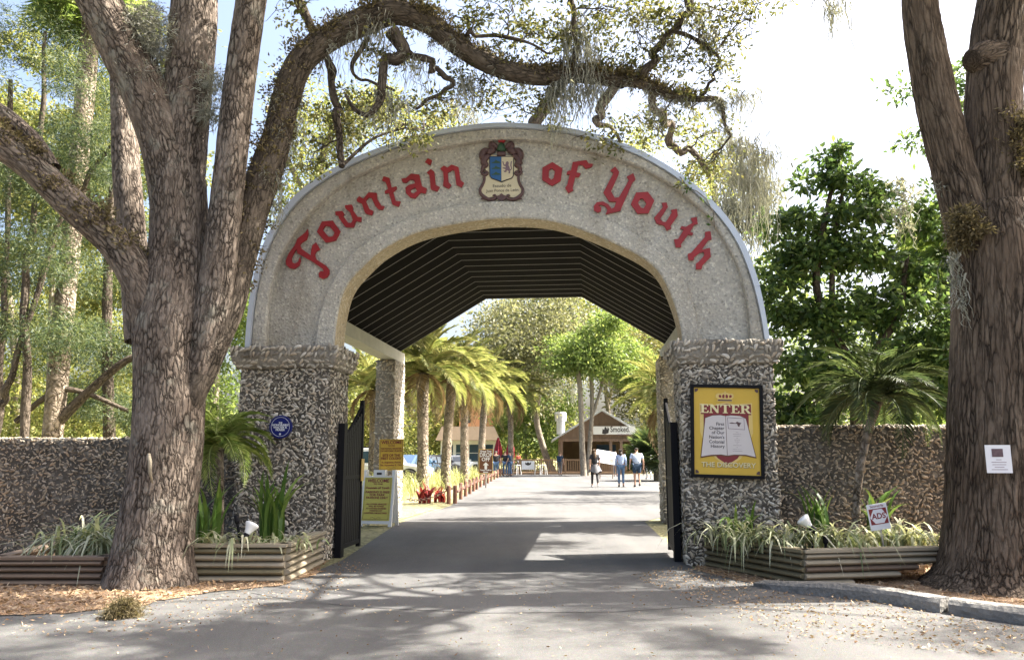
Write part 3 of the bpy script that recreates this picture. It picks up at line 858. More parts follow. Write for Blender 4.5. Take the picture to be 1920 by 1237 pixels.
# letters traced as outlines on the recessed panel
Z1 = lambda pts: [(500+x/3.8667, 220+y/3.8667) for x, y in pts]
Z2 = lambda pts: [(960+x/3.8667, 220+y/3.8667) for x, y in pts]
LET = [
 ('F', Z1, [[(297,808),(300,850),(288,885),(255,905),(240,925),(250,950),(318,1000),(322,965),(330,930),(357,905),(386,958),(358,970),(348,995),(358,1028),(430,1075),(453,1105),(452,1135),(435,1160),(405,1171),(380,1158),(376,1130),(392,1113),(412,1118),(408,1100),(330,1045),(222,985),(215,955),(195,985),(178,1020),(182,1050),(205,1060),(228,1045),(240,1012),(245,1040),(232,1075),(200,1098),(165,1092),(140,1068),(137,1040),(160,985),(205,925),(222,880),(255,855),(280,835)]]),
 ('o', Z1, [[(363,830),(400,755),(478,748),(533,825),(500,892),(428,908)], [(405,815),(425,785),(455,790),(492,835),(480,862),(450,868)]]),
 ('u', Z1, [[(497,683),(547,678),(562,700),(553,715),(590,765),(612,765),(625,745),(605,690),(570,660),(566,638),(615,632),(625,650),(622,670),(660,722),(687,722),(683,757),(645,752),(630,797),(572,796),(527,735),(518,712),(498,708)]]),
 ('n', Z1, [[(652,595),(670,570),(700,590),(740,543),(797,548),(800,590),(830,640),(852,645),(840,670),(810,668),(785,640),(760,585),(738,580),(718,607),(745,665),(773,680),(762,710),(722,700),(712,690),(690,625),(655,610)]]),
 ('t', Z1, [[(835,458),(848,427),(890,440),(893,460),(905,510),(940,500),(942,520),(915,540),(935,605),(970,610),(955,648),(912,632),(885,548),(858,553),(855,535),(880,520),(862,470)]]),
 ('a', Z1, [[(975,445),(1010,440),(1045,408),(1105,415),(1125,500),(1160,515),(1152,552),(1115,545),(1075,587),(1040,580),(1010,550),(1005,510),(1030,490),(1075,480),(1068,455),(1040,450),(1010,475),(985,470)], [(1042,525),(1075,510),(1090,535),(1065,553),(1045,545)]]),
 ('i', Z1, [[(1160,400),(1190,375),(1215,395),(1225,490),(1253,505),(1235,537),(1190,522),(1180,420)], [(1147,325),(1168,296),(1198,312),(1185,347)]]),
 ('n', Z1, [[(1258,372),(1285,350),(1310,365),(1340,343),(1390,360),(1405,455),(1430,475),(1412,507),(1375,490),(1362,385),(1345,380),(1322,395),(1312,400),(1318,470),(1338,490),(1318,517),(1278,497),(1283,450),(1280,395)]]),
 ('o', Z2, [[(220,365),(293,325),(365,370),(352,460),(290,497),(218,452)], [(268,385),(288,368),(312,392),(302,440),(285,455),(265,435)]]),
 ('f', Z2, [[(440,325),(540,310),(555,335),(588,338),(575,360),(535,372),(510,345),(480,345),(468,400),(497,405),(487,432),(458,432),(440,510),(445,530),(408,548),(385,512),(400,490),(418,415),(395,412),(402,390),(428,385)]]),
 ('y', Z2, [[(713,385),(748,357),(777,395),(770,420),(718,535),(745,583),(775,580),(848,455),(832,430),(880,405),(895,450),(875,470),(800,640),(785,678),(680,702),(692,668),(672,642),(645,633),(628,638),(648,655),(645,680),(620,690),(595,675),(592,645),(615,615),(660,610),(700,632),(722,662),(742,652),(755,612),(705,610),(662,545),(735,405)]]),
 ('o', Z2, [[(862,630),(900,545),(985,540),(1032,602),(990,695),(910,697)], [(912,620),(932,587),(950,590),(975,625),(955,660),(935,655)]]),
 ('u', Z2, [[(1085,620),(1122,617),(1130,650),(1075,735),(1090,755),(1115,760),(1160,690),(1152,672),(1195,663),(1202,712),(1148,790),(1155,805),(1122,820),(1105,785),(1050,770),(1030,728),(1095,650)]]),
 ('t', Z2, [[(1297,730),(1340,722),(1347,772),(1322,778),(1292,830),(1315,838),(1308,855),(1278,850),(1225,920),(1228,940),(1188,942),(1175,885),(1205,880),(1245,815),(1220,805),(1230,787),(1258,795),(1310,765)]]),
 ('h', Z2, [[(1400,830),(1440,825),(1447,885),(1425,890),(1375,960),(1435,945),(1442,1010),(1380,1075),(1375,1100),(1333,1100),(1335,1060),(1355,1045),(1395,1000),(1390,975),(1355,985),(1320,1015),(1318,1035),(1280,1035),(1275,990),(1300,980),(1400,865)]]),
]
def outline_mesh(polys, y0, y1, name='letter'):
    """filled outlines (with holes) extruded between y0 and y1; polys in (u,z)"""
    cu = bpy.data.curves.new('tmp', 'CURVE'); cu.dimensions = '2D'; cu.fill_mode = 'BOTH'; cu.extrude = (y1-y0)/2
    for poly in polys:
        sp = cu.splines.new('POLY'); sp.points.add(len(poly)-1)
        for p, q in zip(sp.points, poly): p.co = (q[0], q[1], 0, 1)
        sp.use_cyclic_u = True
    o = bpy.data.objects.new('tmp', cu); me = baked(o); bpy.data.objects.remove(o); bpy.data.curves.remove(cu)
    me.transform(Matrix.Translation((0, (y0+y1)/2, 0)) @ Matrix.Rotation(R(90), 4, 'X')); me.name = name
    return me
sign = empty('gate_lettering', GO, -GA, 'red blackletter words fixed in a curve along the arch above the opening', 'sign lettering')
for ch, Zf, polys in LET:
    uz = [[GP(x, y, VP_-0.035) for x, y in Zf(p)] for p in polys]
    link('letter', outline_mesh(uz, VP_-0.035, VP_-0.004), M['red'], sign)
    # screw heads
    cu_ = sum(p[0] for p in uz[0])/len(uz[0]); cz_ = max(p[1] for p in uz[0])

# pillars
def pillar(u0, u1, v0, v1, seed, r_, cap_in, big=90):
    pm = rough_box(u0, u1, v0, v1, 0, 2.52, 0.06, 0.014)
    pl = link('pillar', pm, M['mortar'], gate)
    xf = shell_xforms((u0, v0, 0), (1, 0, 0), (0, 0, 1), u1-u0, 2.5, 600, 0.028, 0.088, r_)
    inner = shell_xforms((u1, v0, 0), (0, 1, 0), (0, 0, 1), v1-v0, 2.5, 330, 0.04, 0.085, r_) if cap_in > 0 else shell_xforms((u0, v1, 0), (0, -1, 0), (0, 0, 1), v1-v0, 2.5, 330, 0.04, 0.085, r_)
    outer = shell_xforms((u0, v1, 0), (0, -1, 0), (0, 0, 1), v1-v0, 2.5, 200, 0.04, 0.085, r_) if cap_in > 0 else shell_xforms((u1, v0, 0), (0, 1, 0), (0, 0, 1), v1-v0, 2.5, 200, 0.04, 0.085, r_)
    xf.sort(key=lambda q: -q[2])
    shells_single(xf[:big], pl); shells_stuff(xf[big:] + inner + outer, pl)
    e = 0.10
    def fl(co):
        k = min(1, max(0, (co.z-2.50)/0.12)); s = 0.25 + 0.75*k
        cu_, cv_ = (u0+u1)/2, (v0+v1)/2
        return Vector((cu_ + (co.x-cu_)*(1-(1-s)*2*e/(u1-u0+2*e)), cv_ + (co.y-cv_)*(1-(1-s)*2*e/(v1-v0+2*e)), co.z))
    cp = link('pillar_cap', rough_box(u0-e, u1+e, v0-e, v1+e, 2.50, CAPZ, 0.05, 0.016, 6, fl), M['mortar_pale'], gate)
    cs = []
    for zz, ee in ((2.535, 0.055), (2.60, 0.085), (2.68, 0.115), (2.765, 0.118)):
        for o_, a_, w_ in (((u0-ee, v0-ee, zz-0.04), (1, 0, 0), u1-u0+2*ee), ((u1+ee, v0-ee, zz-0.04), (0, 1, 0), v1-v0+2*ee), ((u0-ee, v1+ee, zz-0.04), (0, -1, 0), v1-v0+2*ee)):
            n_ = int(w_/0.060)
            for i in range(n_):
                x = (i+0.5+r_.uniform(-.3, .3))*w_/n_
                e1 = Vector(a_); e2 = Vector((0, 0, 1)); nn = e1.cross(e2)
                rot = Matrix((e1, e2, nn)).transposed() @ Matrix.Rotation(r_.gauss(0.9 if zz > 2.65 else 0.2, 0.6), 3, 'Z') @ Matrix.Rotation(r_.gauss(0, .4), 3, 'X')
                cs.append((Vector(o_)+e1*x+e2*(0.04+r_.uniform(-.02, .02)), rot, r_.uniform(0.06, 0.115), r_.randrange(5), r_.random()))
    shells_single(cs, cp)
    return pl
rp = random.Random(21)
pillar(-3.55, -2.31, -0.06, 0.74, 1, rp, 1)
pillar(2.31, 3.46, -0.06, 0.74, 2, rp, -1)
for u0, u1 in ((-3.36, -2.96), (2.62, 3.02)):
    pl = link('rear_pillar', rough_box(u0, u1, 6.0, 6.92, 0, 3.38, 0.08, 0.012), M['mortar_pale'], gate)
    xf = shell_xforms((u0, 6.0, 0), (1, 0, 0), (0, 0, 1), u1-u0, 3.36, 260, 0.05, 0.10, rp, tilt=0.25)
    xf += shell_xforms((u1, 6.0, 0), (0, 1, 0), (0, 0, 1), 0.92, 3.36, 200, 0.05, 0.10, rp, tilt=0.25) if u0 < 0 else shell_xforms((u0, 6.92, 0), (0, -1, 0), (0, 0, 1), 0.92, 3.36, 160, 0.05, 0.10, rp)
    shells_stuff(xf, pl)

# roof behind the arch: dark boards under a low mansard
RP = [(-3.12, 3.66), (-1.13, 4.86), (1.03, 4.86), (3.02, 3.66)]
nb = 15; v0r, v1r = 0.40, 6.98; bw = (v1r-v0r)/nb
for k in range(nb):
    a, b = v0r + k*bw, v0r + (k+1)*bw - 0.018
    mb = MB()
    for i in range(3):
        (ua, za), (ub, zb) = RP[i], RP[i+1]
        mb.add([(ua, a, za), (ub, a, zb), (ub, b, zb), (ua, b, za), (ua, a, za+0.05), (ub, a, zb+0.05), (ub, b, zb+0.05), (ua, b, za+0.05)],
               [(0, 1, 2, 3), (7, 6, 5, 4), (0, 4, 5, 1), (1, 5, 6, 2), (2, 6, 7, 3), (3, 7, 4, 0)])
    mb.build('ceiling_board', M['ceil'], gate)
    mb = MB()
    for i in range(3):
        (ua, za), (ub, zb) = RP[i], RP[i+1]
        mb.add([(ua, b+0.002, za-0.004), (ub, b+0.002, zb-0.004), (ub, b+0.016, zb-0.004), (ua, b+0.016, za-0.004), (ua, b+0.002, za+0.02), (ub, b+0.002, zb+0.02), (ub, b+0.016, zb+0.02), (ua, b+0.016, za+0.02)],
               [(0, 1, 2, 3), (7, 6, 5, 4), (0, 4, 5, 1), (1, 5, 6, 2), (2, 6, 7, 3), (3, 7, 4, 0)])
    mb.build('ceiling_strip', M['strip'], gate)
mb = MB(); o_ = 0.07
for i in range(3):
    (ua, za), (ub, zb) = RP[i], RP[i+1]
    mb.add([(ua, 0.46, za+o_), (ub, 0.46, zb+o_), (ub, v1r+0.08, zb+o_), (ua, v1r+0.08, za+o_), (ua, 0.46, za+o_+.05), (ub, 0.46, zb+o_+.05), (ub, v1r+.08, zb+o_+.05), (ua, v1r+.08, za+o_+.05)],
           [(0, 1, 2, 3), (7, 6, 5, 4), (0, 4, 5, 1), (1, 5, 6, 2), (2, 6, 7, 3), (3, 7, 4, 0)])
mb.build('roof', M['roof'], gate)
MB().box(-3.30, -2.98, 0.30, 6.98, 3.39, 3.63).build('eave_beam', M['beam'], gate, bevel=0.01)
MB().box(2.72, 3.02, 0.30, 6.98, 3.39, 3.63).build('eave_beam', M['beam'], gate, bevel=0.01)

# iron gate leaves folded back against the pillars
def leafgate(sgn, label):
    g = empty('iron_gate_leaf', GO, -GA, label, 'gate', 'iron gate leaves')
    u = sgn*2.235
    def bx(name, ua, ub, va, vb, za, zb, mat='black'): return MB().box(min(ua, ub), max(ua, ub), va, vb, za, zb).build(name, M[mat], g, bevel=0.004)
    bx('post', u-0.045, u+0.045, 0.28, 0.42, 0, 1.78)
    bx('frame_rail', u-0.025, u+0.025, 0.42, 1.20, 0.10, 0.16)
    bx('frame_rail', u-0.025, u+0.025, 0.42, 1.20, 1.02, 1.07)
    for k in range(9):
        v = 0.43 + k*0.085
        bx('bar', u-0.018, u+0.018, v, v+0.076, 0.12, 1.66 + 0.30*(k/8)**1.3)
    for d0 in (0.0, 0.14):
        mb = MB(); mb.tube([(u, 0.42+0.78*t, 1.62-d0+0.46*t**1.3) for t in [i/8 for i in range(9)]], 0.022, 6); mb.build('top_rail', M['black'], g)
    bx('end_stile', u-0.03, u+0.03, 1.20, 1.26, 0.05, 2.16)
    if sgn < 0: bx('latch_plate', u+0.032, u+0.045, 1.14, 1.28, 0.98, 1.30, 'brass')
leafgate(-1, 'black iron gate leaf with brass latch plate beside the left shell pillar')
leafgate(1, 'black iron gate leaf folded back at the right shell pillar')

# ---------------------------------------------------------------- boundary walls
def wall(name, x0, x1, y0, y1, h, label, seed):
    L = math.hypot(x1-x0, y1-y0); a = math.atan2(y1-y0, x1-x0)
    w = empty(name, (x0, y0, 0), a, label, 'wall')
    r_ = random.Random(seed)
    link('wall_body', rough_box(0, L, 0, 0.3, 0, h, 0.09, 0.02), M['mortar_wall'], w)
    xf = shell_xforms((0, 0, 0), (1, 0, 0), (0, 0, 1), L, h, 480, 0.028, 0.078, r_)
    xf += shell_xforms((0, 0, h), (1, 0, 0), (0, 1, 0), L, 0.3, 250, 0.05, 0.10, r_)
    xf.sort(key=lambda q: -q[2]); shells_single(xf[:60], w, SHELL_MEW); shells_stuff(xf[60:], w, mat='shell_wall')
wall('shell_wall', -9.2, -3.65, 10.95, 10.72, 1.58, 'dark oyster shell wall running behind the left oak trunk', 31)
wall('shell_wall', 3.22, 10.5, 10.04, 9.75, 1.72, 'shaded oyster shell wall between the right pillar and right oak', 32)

# ---------------------------------------------------------------- planters of stacked half-round timbers
def timbers(pl, a, b, n, dz, mats, cap=True, ends=None):
    a, b = Vector(a), Vector(b); t = (b-a).normalized(); nr = Vector((t.y, -t.x, 0)); L = (b-a).length
    Mx = Matrix((t, -nr, Vector((0, 0, 1)))).transposed().to_4x4(); Mx.translation = a
    for k in range(n):
        prof = [(0.0, 0.0)] + [(0.012-0.062*math.sin(math.pi*i/6)**0.7, dz*(0.02+0.96*i/6)) for i in range(7)] + [(0.05, dz*0.98), (0.05, 0.0)]
        l1 = L if ends is None else L*ends[k]
        j = 0.006*((k*7) % 3 - 1)
        NS = 9; m_ = len(prof); vs = []
        for q in range(NS+1):
            x = -0.012*(k % 2) + l1*q/NS; w_ = 1 + 0.10*noise.noise(Vector((x*1.7+a.x*5, k*3.1, a.y)))
            dy, dzz = 0.007*noise.noise(Vector((x*2.1, k*1.7+a.x, 3.3))), 0.005*noise.noise(Vector((x*1.6, k*2.3, a.x+9)))
            vs += [(x, p[0]*w_+j+dy, p[1]+k*dz+dzz) for p in prof]
        fs = [(q*m_+i, (q+1)*m_+i, (q+1)*m_+(i+1) % m_, q*m_+(i+1) % m_) for q in range(NS) for i in range(m_)]
        fs += [tuple(range(m_)), tuple(range(NS*m_, (NS+1)*m_))[::-1]]
        mb = MB(); mb.add(vs, fs); o = mb.build('timber', mats[k % len(mats)], pl); o.matrix_local = Mx
        o.rotation_euler.z += 0
    if cap:
        o = MB().box(-0.02, L+0.02, -0.055, 0.10, n*dz+0.001, n*dz+0.036).build('cap_board', mats[0], pl, bevel=0.006); o.matrix_local = Mx
g1 = G(533, 1092)
pA = empty('timber_planter', (0, 0, 0), 0, 'pale timber planter between left oak and left pillar', 'planter', 'timber planters')
timbers(pA, (-3.42, g1.y, 0), (g1.x, g1.y, 0), 5, 0.074, [M['log_grey'], M['log_green'], M['log_grey']])
timbers(pA, (g1.x+0.006, g1.y+0.02, 0), (g1.x+0.04, 10.02, 0), 5, 0.074, [M['log_grey']])
sheet('soil', [(-3.40, g1.y+0.1), (g1.x-0.06, g1.y+0.1), (g1.x-0.03, 10.0), (-3.5, 10.6)], 0.31, M['mulch'], None, pA)
g2 = G(192, 1098)
pB = empty('timber_planter', (0, 0, 0), 0, 'low brown timber planter left of the big oak trunk', 'planter', 'timber planters')
timbers(pB, (-5.42, g2.y, 0), (g2.x, g2.y, 0), 4, 0.066, [M['log_brown']])
timbers(pB, (-5.60, g2.y+1.6, 0), (-5.43, g2.y+0.02, 0), 4, 0.066, [M['log_brown']])
timbers(pB, (g2.x+0.006, g2.y+0.02, 0), (g2.x-0.05, g2.y+1.6, 0), 4, 0.066, [M['log_brown']])
sheet('soil', [(-5.38, g2.y+0.1), (g2.x-0.06, g2.y+0.1), (g2.x-0.1, g2.y+1.6), (-5.55, g2.y+1.6)], 0.20, M['mulch'], None, pB)
g3, g4 = G(1511, 1100), G(1294, 1054)
pC = empty('timber_planter', (0, 0, 0), 0, 'long mossy timber planter under the ENTER sign', 'planter', 'timber planters')
timbers(pC, (g4.x, g4.y-0.02, 0), (g3.x, g3.y, 0), 5, 0.068, [M['log_green']])
timbers(pC, (g3.x+0.006, g3.y+0.004, 0), (4.78, 8.66, 0), 5, 0.068, [M['log_grey'], M['log_grey'], M['log_brown']], ends=[0.30, 0.62, 0.74, 0.93, 1.0])
sheet('soil', [(g4.x+0.15, g4.y), (g3.x+0.02, g3.y+0.14), (4.75, 8.78), (5.2, 9.7), (3.5, 9.95)], 0.28, M['mulch'], None, pC)
# ---------------------------------------------------------------- the two big oaks
def limb(*pts):
    """(px, py, Y, r_px) -> world points and radii"""
    ps = [P(x, y, Y) for x, y, Y, r in pts]
    rs = [r*0.93*pxm(Y, p.z) for (x, y, Y, r), p in zip(pts, ps)]
    if max(rs) < 0.10 and len(ps) > 3:          # thin branches grow in kinks
        q, rr_ = catmull(ps, rs, 3); kr = random.Random(int(pts[0][0]*7+pts[0][1]))
        ps = [p if i in (0, len(q)-1) else p + Vector((kr.gauss(0, 1), kr.gauss(0, 1), kr.gauss(0, 1)))*(0.018+rr_[i]*0.22) for i, p in enumerate(q)]; rs = [r*(1+kr.uniform(-.15, .25)) for r in rr_]
    return ps, rs

oak = empty('oak_tree', G(285, 1092), 0, 'massive forked oak with grey blocky bark beside the left pillar', 'tree')
def world_part(name, me, mat, root, kind=None):
    o = link(name, me, mat, root, kind=kind)
    o.location = -root.location
    return o
tl = [
 limb((283,1128,8.5,122),(284,1098,8.5,97),(288,1050,8.5,82),(295,980,8.5,73),(308,880,8.5,69),(315,780,8.5,68),(318,690,8.5,68),(322,620,8.5,72),(333,540,8.55,68),(336,450,8.6,58),(335,360,8.6,54),(330,300,8.6,50)),
 limb((335,420,8.6,50),(318,300,8.6,50),(285,200,8.55,48),(235,100,8.5,45),(190,10,8.4,42),(140,-90,8.3,38),(60,-260,8.2,30)),
 limb((335,400,8.6,48),(345,260,8.65,47),(355,140,8.7,45),(362,40,8.7,45),(370,-60,8.7,42),(390,-220,8.6,34)),
 limb((372,700,8.45,30),(395,590,8.42,35),(408,510,8.42,34),(420,410,8.42,32),(434,290,8.42,31),(447,170,8.42,31),(463,60,8.4,31),(478,-40,8.4,29),(500,-200,8.3,25)),
 limb((258,640,9.0,24),(254,520,9.1,27),(243,400,9.2,27),(236,300,9.3,26),(232,200,9.4,24),(225,80,9.5,20)),
 limb((318,690,8.5,44),(288,590,8.42,42),(262,525,8.35,37),(215,455,8.3,34),(140,388,8.2,31),(70,322,8.1,30),(0,268,8.0,30),(-90,200,7.9,28),(-220,105,7.8,24)),
 limb((95,318,8.15,20),(60,262,8.15,17),(0,208,8.15,14),(-70,170,8.1,11)),
]
world_part('trunk', bark_mesh('trunk', tl, 56, 0.035, 0.07, 0.012, 3), M['bark_oak'], oak)
great = limb((352,760,8.45,25.8),(392,660,8.5,32.7),(428,575,8.6,34.4),(448,500,8.7,32.7),(474,395,8.8,32.7),(503,310,8.9,31.8),(523,245,8.95,28.0),(535,190,9,27.2),(560,122,9,26.4),(610,76,9.1,26.4),(680,42,9.2,27.2),(740,25,9.2,24.5),(800,42,9.3,23.0),(850,80,9.3,20.2),(900,112,9.4,18.7),(960,135,9.4,18.7),(1020,142,9.5,20.2),(1080,140,9.5,17.3),(1140,148,9.6,14.4),(1200,155,9.6,10.8),(1260,178,9.7,8.6),(1310,186,9.7,6.5),(1350,188,9.7,5.0),(1358,230,9.7,3.6),(1370,255,9.7,2.9))
subs = [
 limb((735,60,9.2,16),(757,95,9.2,14),(742,112,9.2,13),(722,112,9.2,10),(716,160,9.15,9),(712,190,9.15,8),(690,215,9.1,5),(665,205,9.1,4),(648,178,9.1,3)),
 limb((548,-40,9.3,9),(575,35,9.3,9),(600,85,9.3,9),(622,140,9.3,8),(630,200,9.3,7),(636,260,9.3,7),(641,312,9.3,6)),
 limb((760,95,9.2,7),(800,118,9.3,7),(830,140,9.3,6),(850,155,9.3,5),(800,190,9.4,4),(780,205,9.4,3)),
 limb((1052,152,9.5,13),(1035,190,10.2,13),(1012,215,10.75,12),(1000,240,11.2,11),(985,300,11.8,9)),
 limb((1165,155,9.6,11),(1140,182,10.1,10),(1128,205,10.6,9),(1118,232,11.0,6),(1150,245,11.4,4),(1165,270,11.7,3)),
 limb((1228,165,9.7,8),(1226,205,10.2,7),(1246,222,10.5,7),(1262,240,10.8,7),(1260,268,11,7),(1290,283,11.2,6),(1318,305,11.3,5),(1330,330,11.4,3)),
 limb((1075,140,9.5,7),(1078,90,9.4,6),(1075,40,9.3,5),(1068,-20,9.2,5)),
 limb((1205,150,9.6,9),(1230,100,9.5,8),(1262,60,9.4,7),(1290,25,9.3,8),(1295,-40,9.2,9)),
 limb((1262,60,9.4,4),(1320,80,9.4,4),(1345,120,9.5,3),(1335,150,9.5,3),(1316,178,9.6,3)),
 limb((860,85,9.3,5),(900,60,9.2,4),(990,80,9.2,3),(1030,100,9.2,2)),
 limb((690,70,9.2,5),(655,130,9.3,4),(690,150,9.4,3),(740,170,9.5,2)),
 limb((640,312,9.3,4),(700,260,9.6,3),(760,240,9.8,2)),
]
world_part('limb', bark_mesh('limb', [great] + subs, 36, 0.04, 0.14, 0.012, 9), M['bark_limb'], oak)

def along(lm, i0, i1, n, r, top=True, k=1.0, seed=0):
    rr = random.Random(seed); pts, rad = catmull(lm[0], lm[1], 8); a, b = int(i0*(len(pts)-1)), int(i1*(len(pts)-1)); out = []
    for _ in range(n):
        i = rr.randint(a, b); p = pts[i]; q = rad[i]
        out.append((p.x + rr.uniform(-1, 1)*q*0.8, p.y + rr.uniform(-1, 1)*q, p.z + (q*rr.uniform(0.3, 1.0) if top else -q*rr.uniform(0.2, 0.9)), rr.uniform(0.4, 1.0)*k))
    return out
mbs = MB(); mbs.tube([P(279, 850, 7.99), P(281, 866, 7.98), P(281, 884, 8.0), P(286, 905, 8.06)], [.016, .022, .018, .008], 8); ms_ = mbs.mesh('branch_stub', True); world_part('branch_stub', ms_, M['log_grey'], oak)
# resurrection fern and moss tufts on the limb tops
ft = along(great, 0.10, 0.86, 420, 0, True, 1, 1) + along(tl[5], 0.3, 1.0, 120, 0, True, 1, 2)
fc = [(x, y, z, 0.10, 0.10, 0.06) for x, y, z, s in ft]
world_part('fern_growth', cloud(fc, 26000, 0.05, 0.022, sub=5, spread=0.5, droop=-0.3, seed=8), M['fern'], oak, 'stuff')
ma = along(great, 0.2, 0.98, 130, 0, False, 0.42, 4)
def pa(lst): return [(*P(x, y, Y), s) for x, y, Y, s in lst]
ma += pa([(640,30,9.15,1.2),(660,45,9.15,1.3),(700,40,9.15,1.3),(720,30,9.2,1.2),(600,90,9.1,.9),(540,210,9,.9),(530,260,8.95,.8),(520,330,8.9,.9),(515,380,8.9,.7),(760,110,9.2,.9),(790,120,9.2,1.0),(690,205,9.1,.7),(720,170,9.2,.9),(735,190,9.3,.8),(760,185,9.3,.8),
 (870,140,9.35,.9),(880,150,9.35,1.0),(890,160,9.4,.8),(865,160,9.35,.7),(1045,165,9.5,1.4),(1055,170,9.5,1.5),(1070,160,9.5,.8),(1090,165,9.5,.9),(1105,160,9.5,1.0),(1120,165,9.55,.9),(1085,60,9.4,1.8),(1078,40,9.4,1.5),(1095,80,9.4,1.4),(1110,95,9.45,1.2),
 (1350,190,9.75,0.60),(1375,175,9.75,0.75),(1395,172,9.75,0.90),(1405,178,9.75,0.68),(1360,250,11.3,1.04),(1370,265,11.3,1.28),(1385,262,11.3,1.44),(1400,265,11.3,1.52),(1415,275,11.3,1.36),(1430,280,11.3,1.20),(1440,290,11.3,1.04),(1368,320,11.3,1.76),(1385,330,11.3,1.76),(1410,330,11.3,1.60),(1425,340,11.3,1.60),
 (1560,-5,9.2,1.1),(1563,10,9.2,1.2),(1230,200,9.7,1.0),(1200,30,9.4,1.1),(1300,20,9.3,1.2),(1255,75,9.4,.9),(1330,60,9.4,1.0)])
world_part('spanish_moss', moss_mesh('spanish_moss', ma, 5, 40, 0.60, 0.14, 0.007), M['moss'], oak, 'stuff')
# hoary tufts in the fork
fk = [(*P(x, y, 8.5), 0.16, 0.14, 0.2) for x, y in ((262, 40), (272, 80), (268, 120), (285, 150), (300, 100), (300, 60), (255, 70), (275, 20), (290, 170), (395, 150), (400, 200))]
world_part('moss_tuft', cloud(fk, 9000, 0.09, 0.010, sub=18, spread=0.4, seed=12), M['moss'], oak, 'stuff')
# leaves: sparse sprays along the limb, and the big crown above the frame
def pc(lst): return [(*P(x, y, Y), rx, rx, rz) for x, y, Y, rx, rz in lst]
spr = pc([(700,100,9.3,.5,.35),(830,190,9.6,.45,.35),(900,165,9.5,.4,.35),(1000,60,9.4,.6,.4),(960,110,9.4,.4,.25),(1180,60,9.4,.55,.4),(1250,30,9.4,.55,.35),(1310,60,9.4,.5,.35),(1330,130,9.6,.4,.4),(1300,200,9.7,.4,.35),(1240,250,9.8,.4,.3),(1130,260,9.9,.45,.3),(1010,200,9.8,.5,.3),(760,230,9.7,.5,.4),(650,240,9.6,.5,.4),(600,280,9.5,.4,.4),(1150,120,9.5,.35,.25),(1350,20,9.3,.5,.3),(890,20,9.3,.5,.3),(1420,8,9.2,.5,.2),(560,-10,9,.6,.3),(1340,300,9.9,.35,.3),(1290,330,10,.4,.3)])
for (x, y, Y, q) in ((640,210,9.8,.4),(700,190,9.8,.5),(820,230,11,.5),(950,190,10.5,.4),(1060,60,9.4,.5),(1100,30,9.4,.5),(1220,110,9.5,.4),(1280,110,9.5,.4),(1370,60,9.4,.4),(760,-5,9.3,.5),(960,10,9.3,.6),(1160,15,9.4,.5),(1330,240,11,.4),(1200,230,11,.4)): spr += pc([(x, y, Y, q, q*.65)])
world_part('leaf_sprays', cloud(spr, 10500, 0.072, 0.034, sub=26, spread=0.17, droop=0.1, seed=21), M['lf_oak'], oak)
tw = []; rt = random.Random(88)
allp = [q for lm in [great] + subs for q in catmull(lm[0], lm[1], 4)[0] if q.z > 4]
for c in spr:
    cc = Vector(c[:3]); near = min(allp, key=lambda q: (q-cc).length)
    def twig(a, b, r0, n=5):
        pts = [a.lerp(b, i/n) + (Vector((rt.gauss(0, 1), rt.gauss(0, 1), rt.gauss(0, 1)))*0.05*(b-a).length if 0 < i < n else Vector()) for i in range(n+1)]
        tw.append((pts, [r0*(1-.75*i/n) for i in range(n+1)])); return pts
    main = twig(near, cc, .014)
    for _ in range(7):
        st = main[rt.randint(2, 5)]; e = cc + Vector((rt.uniform(-1, 1)*c[3], rt.uniform(-1, 1)*c[4], rt.uniform(-1, 1)*c[5]))*1.1
        p2 = twig(st, e, .007)
        twig(p2[3], p2[3] + Vector((rt.uniform(-.25, .25), rt.uniform(-.25, .25), rt.uniform(-.2, .25))), .004, 3)
mbt = MB()
for pts, rs in tw: mbt.tube(pts, rs, 5, False)
mt = mbt.mesh('twigs', True); at_ = mt.attributes.new('tc', 'FLOAT_VECTOR', 'POINT'); at_.data.foreach_set('vector', np.array([v.co for v in mt.vertices], dtype=np.float32).ravel())
world_part('twigs', mt, M['bark_limb'], oak, 'stuff')
rc = random.Random(77)
def high_crown(cx, cy, R_, n, zmin, zmax, seed):
    rr = random.Random(seed); out = []
    for _ in range(n):
        a = rr.uniform(0, 6.283); q = R_*math.sqrt(rr.random()); z = rr.uniform(zmin, zmax)
        x, y = cx+q*math.cos(a), cy+q*math.sin(a)
        # stay above the view
        zf = CAM_H + max(0, y)*math.tan(PITCH + math.atan(640/FPX)) + 1.3
        if y > 0.5 and abs(x) < y*0.95 + 2 and z < zf: z = zf + rr.uniform(0, 1.2)
        out.append((x, y, z, rr.uniform(0.8, 1.6), rr.uniform(0.8, 1.6), rr.uniform(0.4, 0.7)))
    return out
world_part('crown', cloud(high_crown(-3.5, 7.0, 6.0, 26, 7.6, 10.5, 3), 24000, 0.10, 0.05, sub=22, spread=0.18, seed=31), M['lf_oak'], oak)

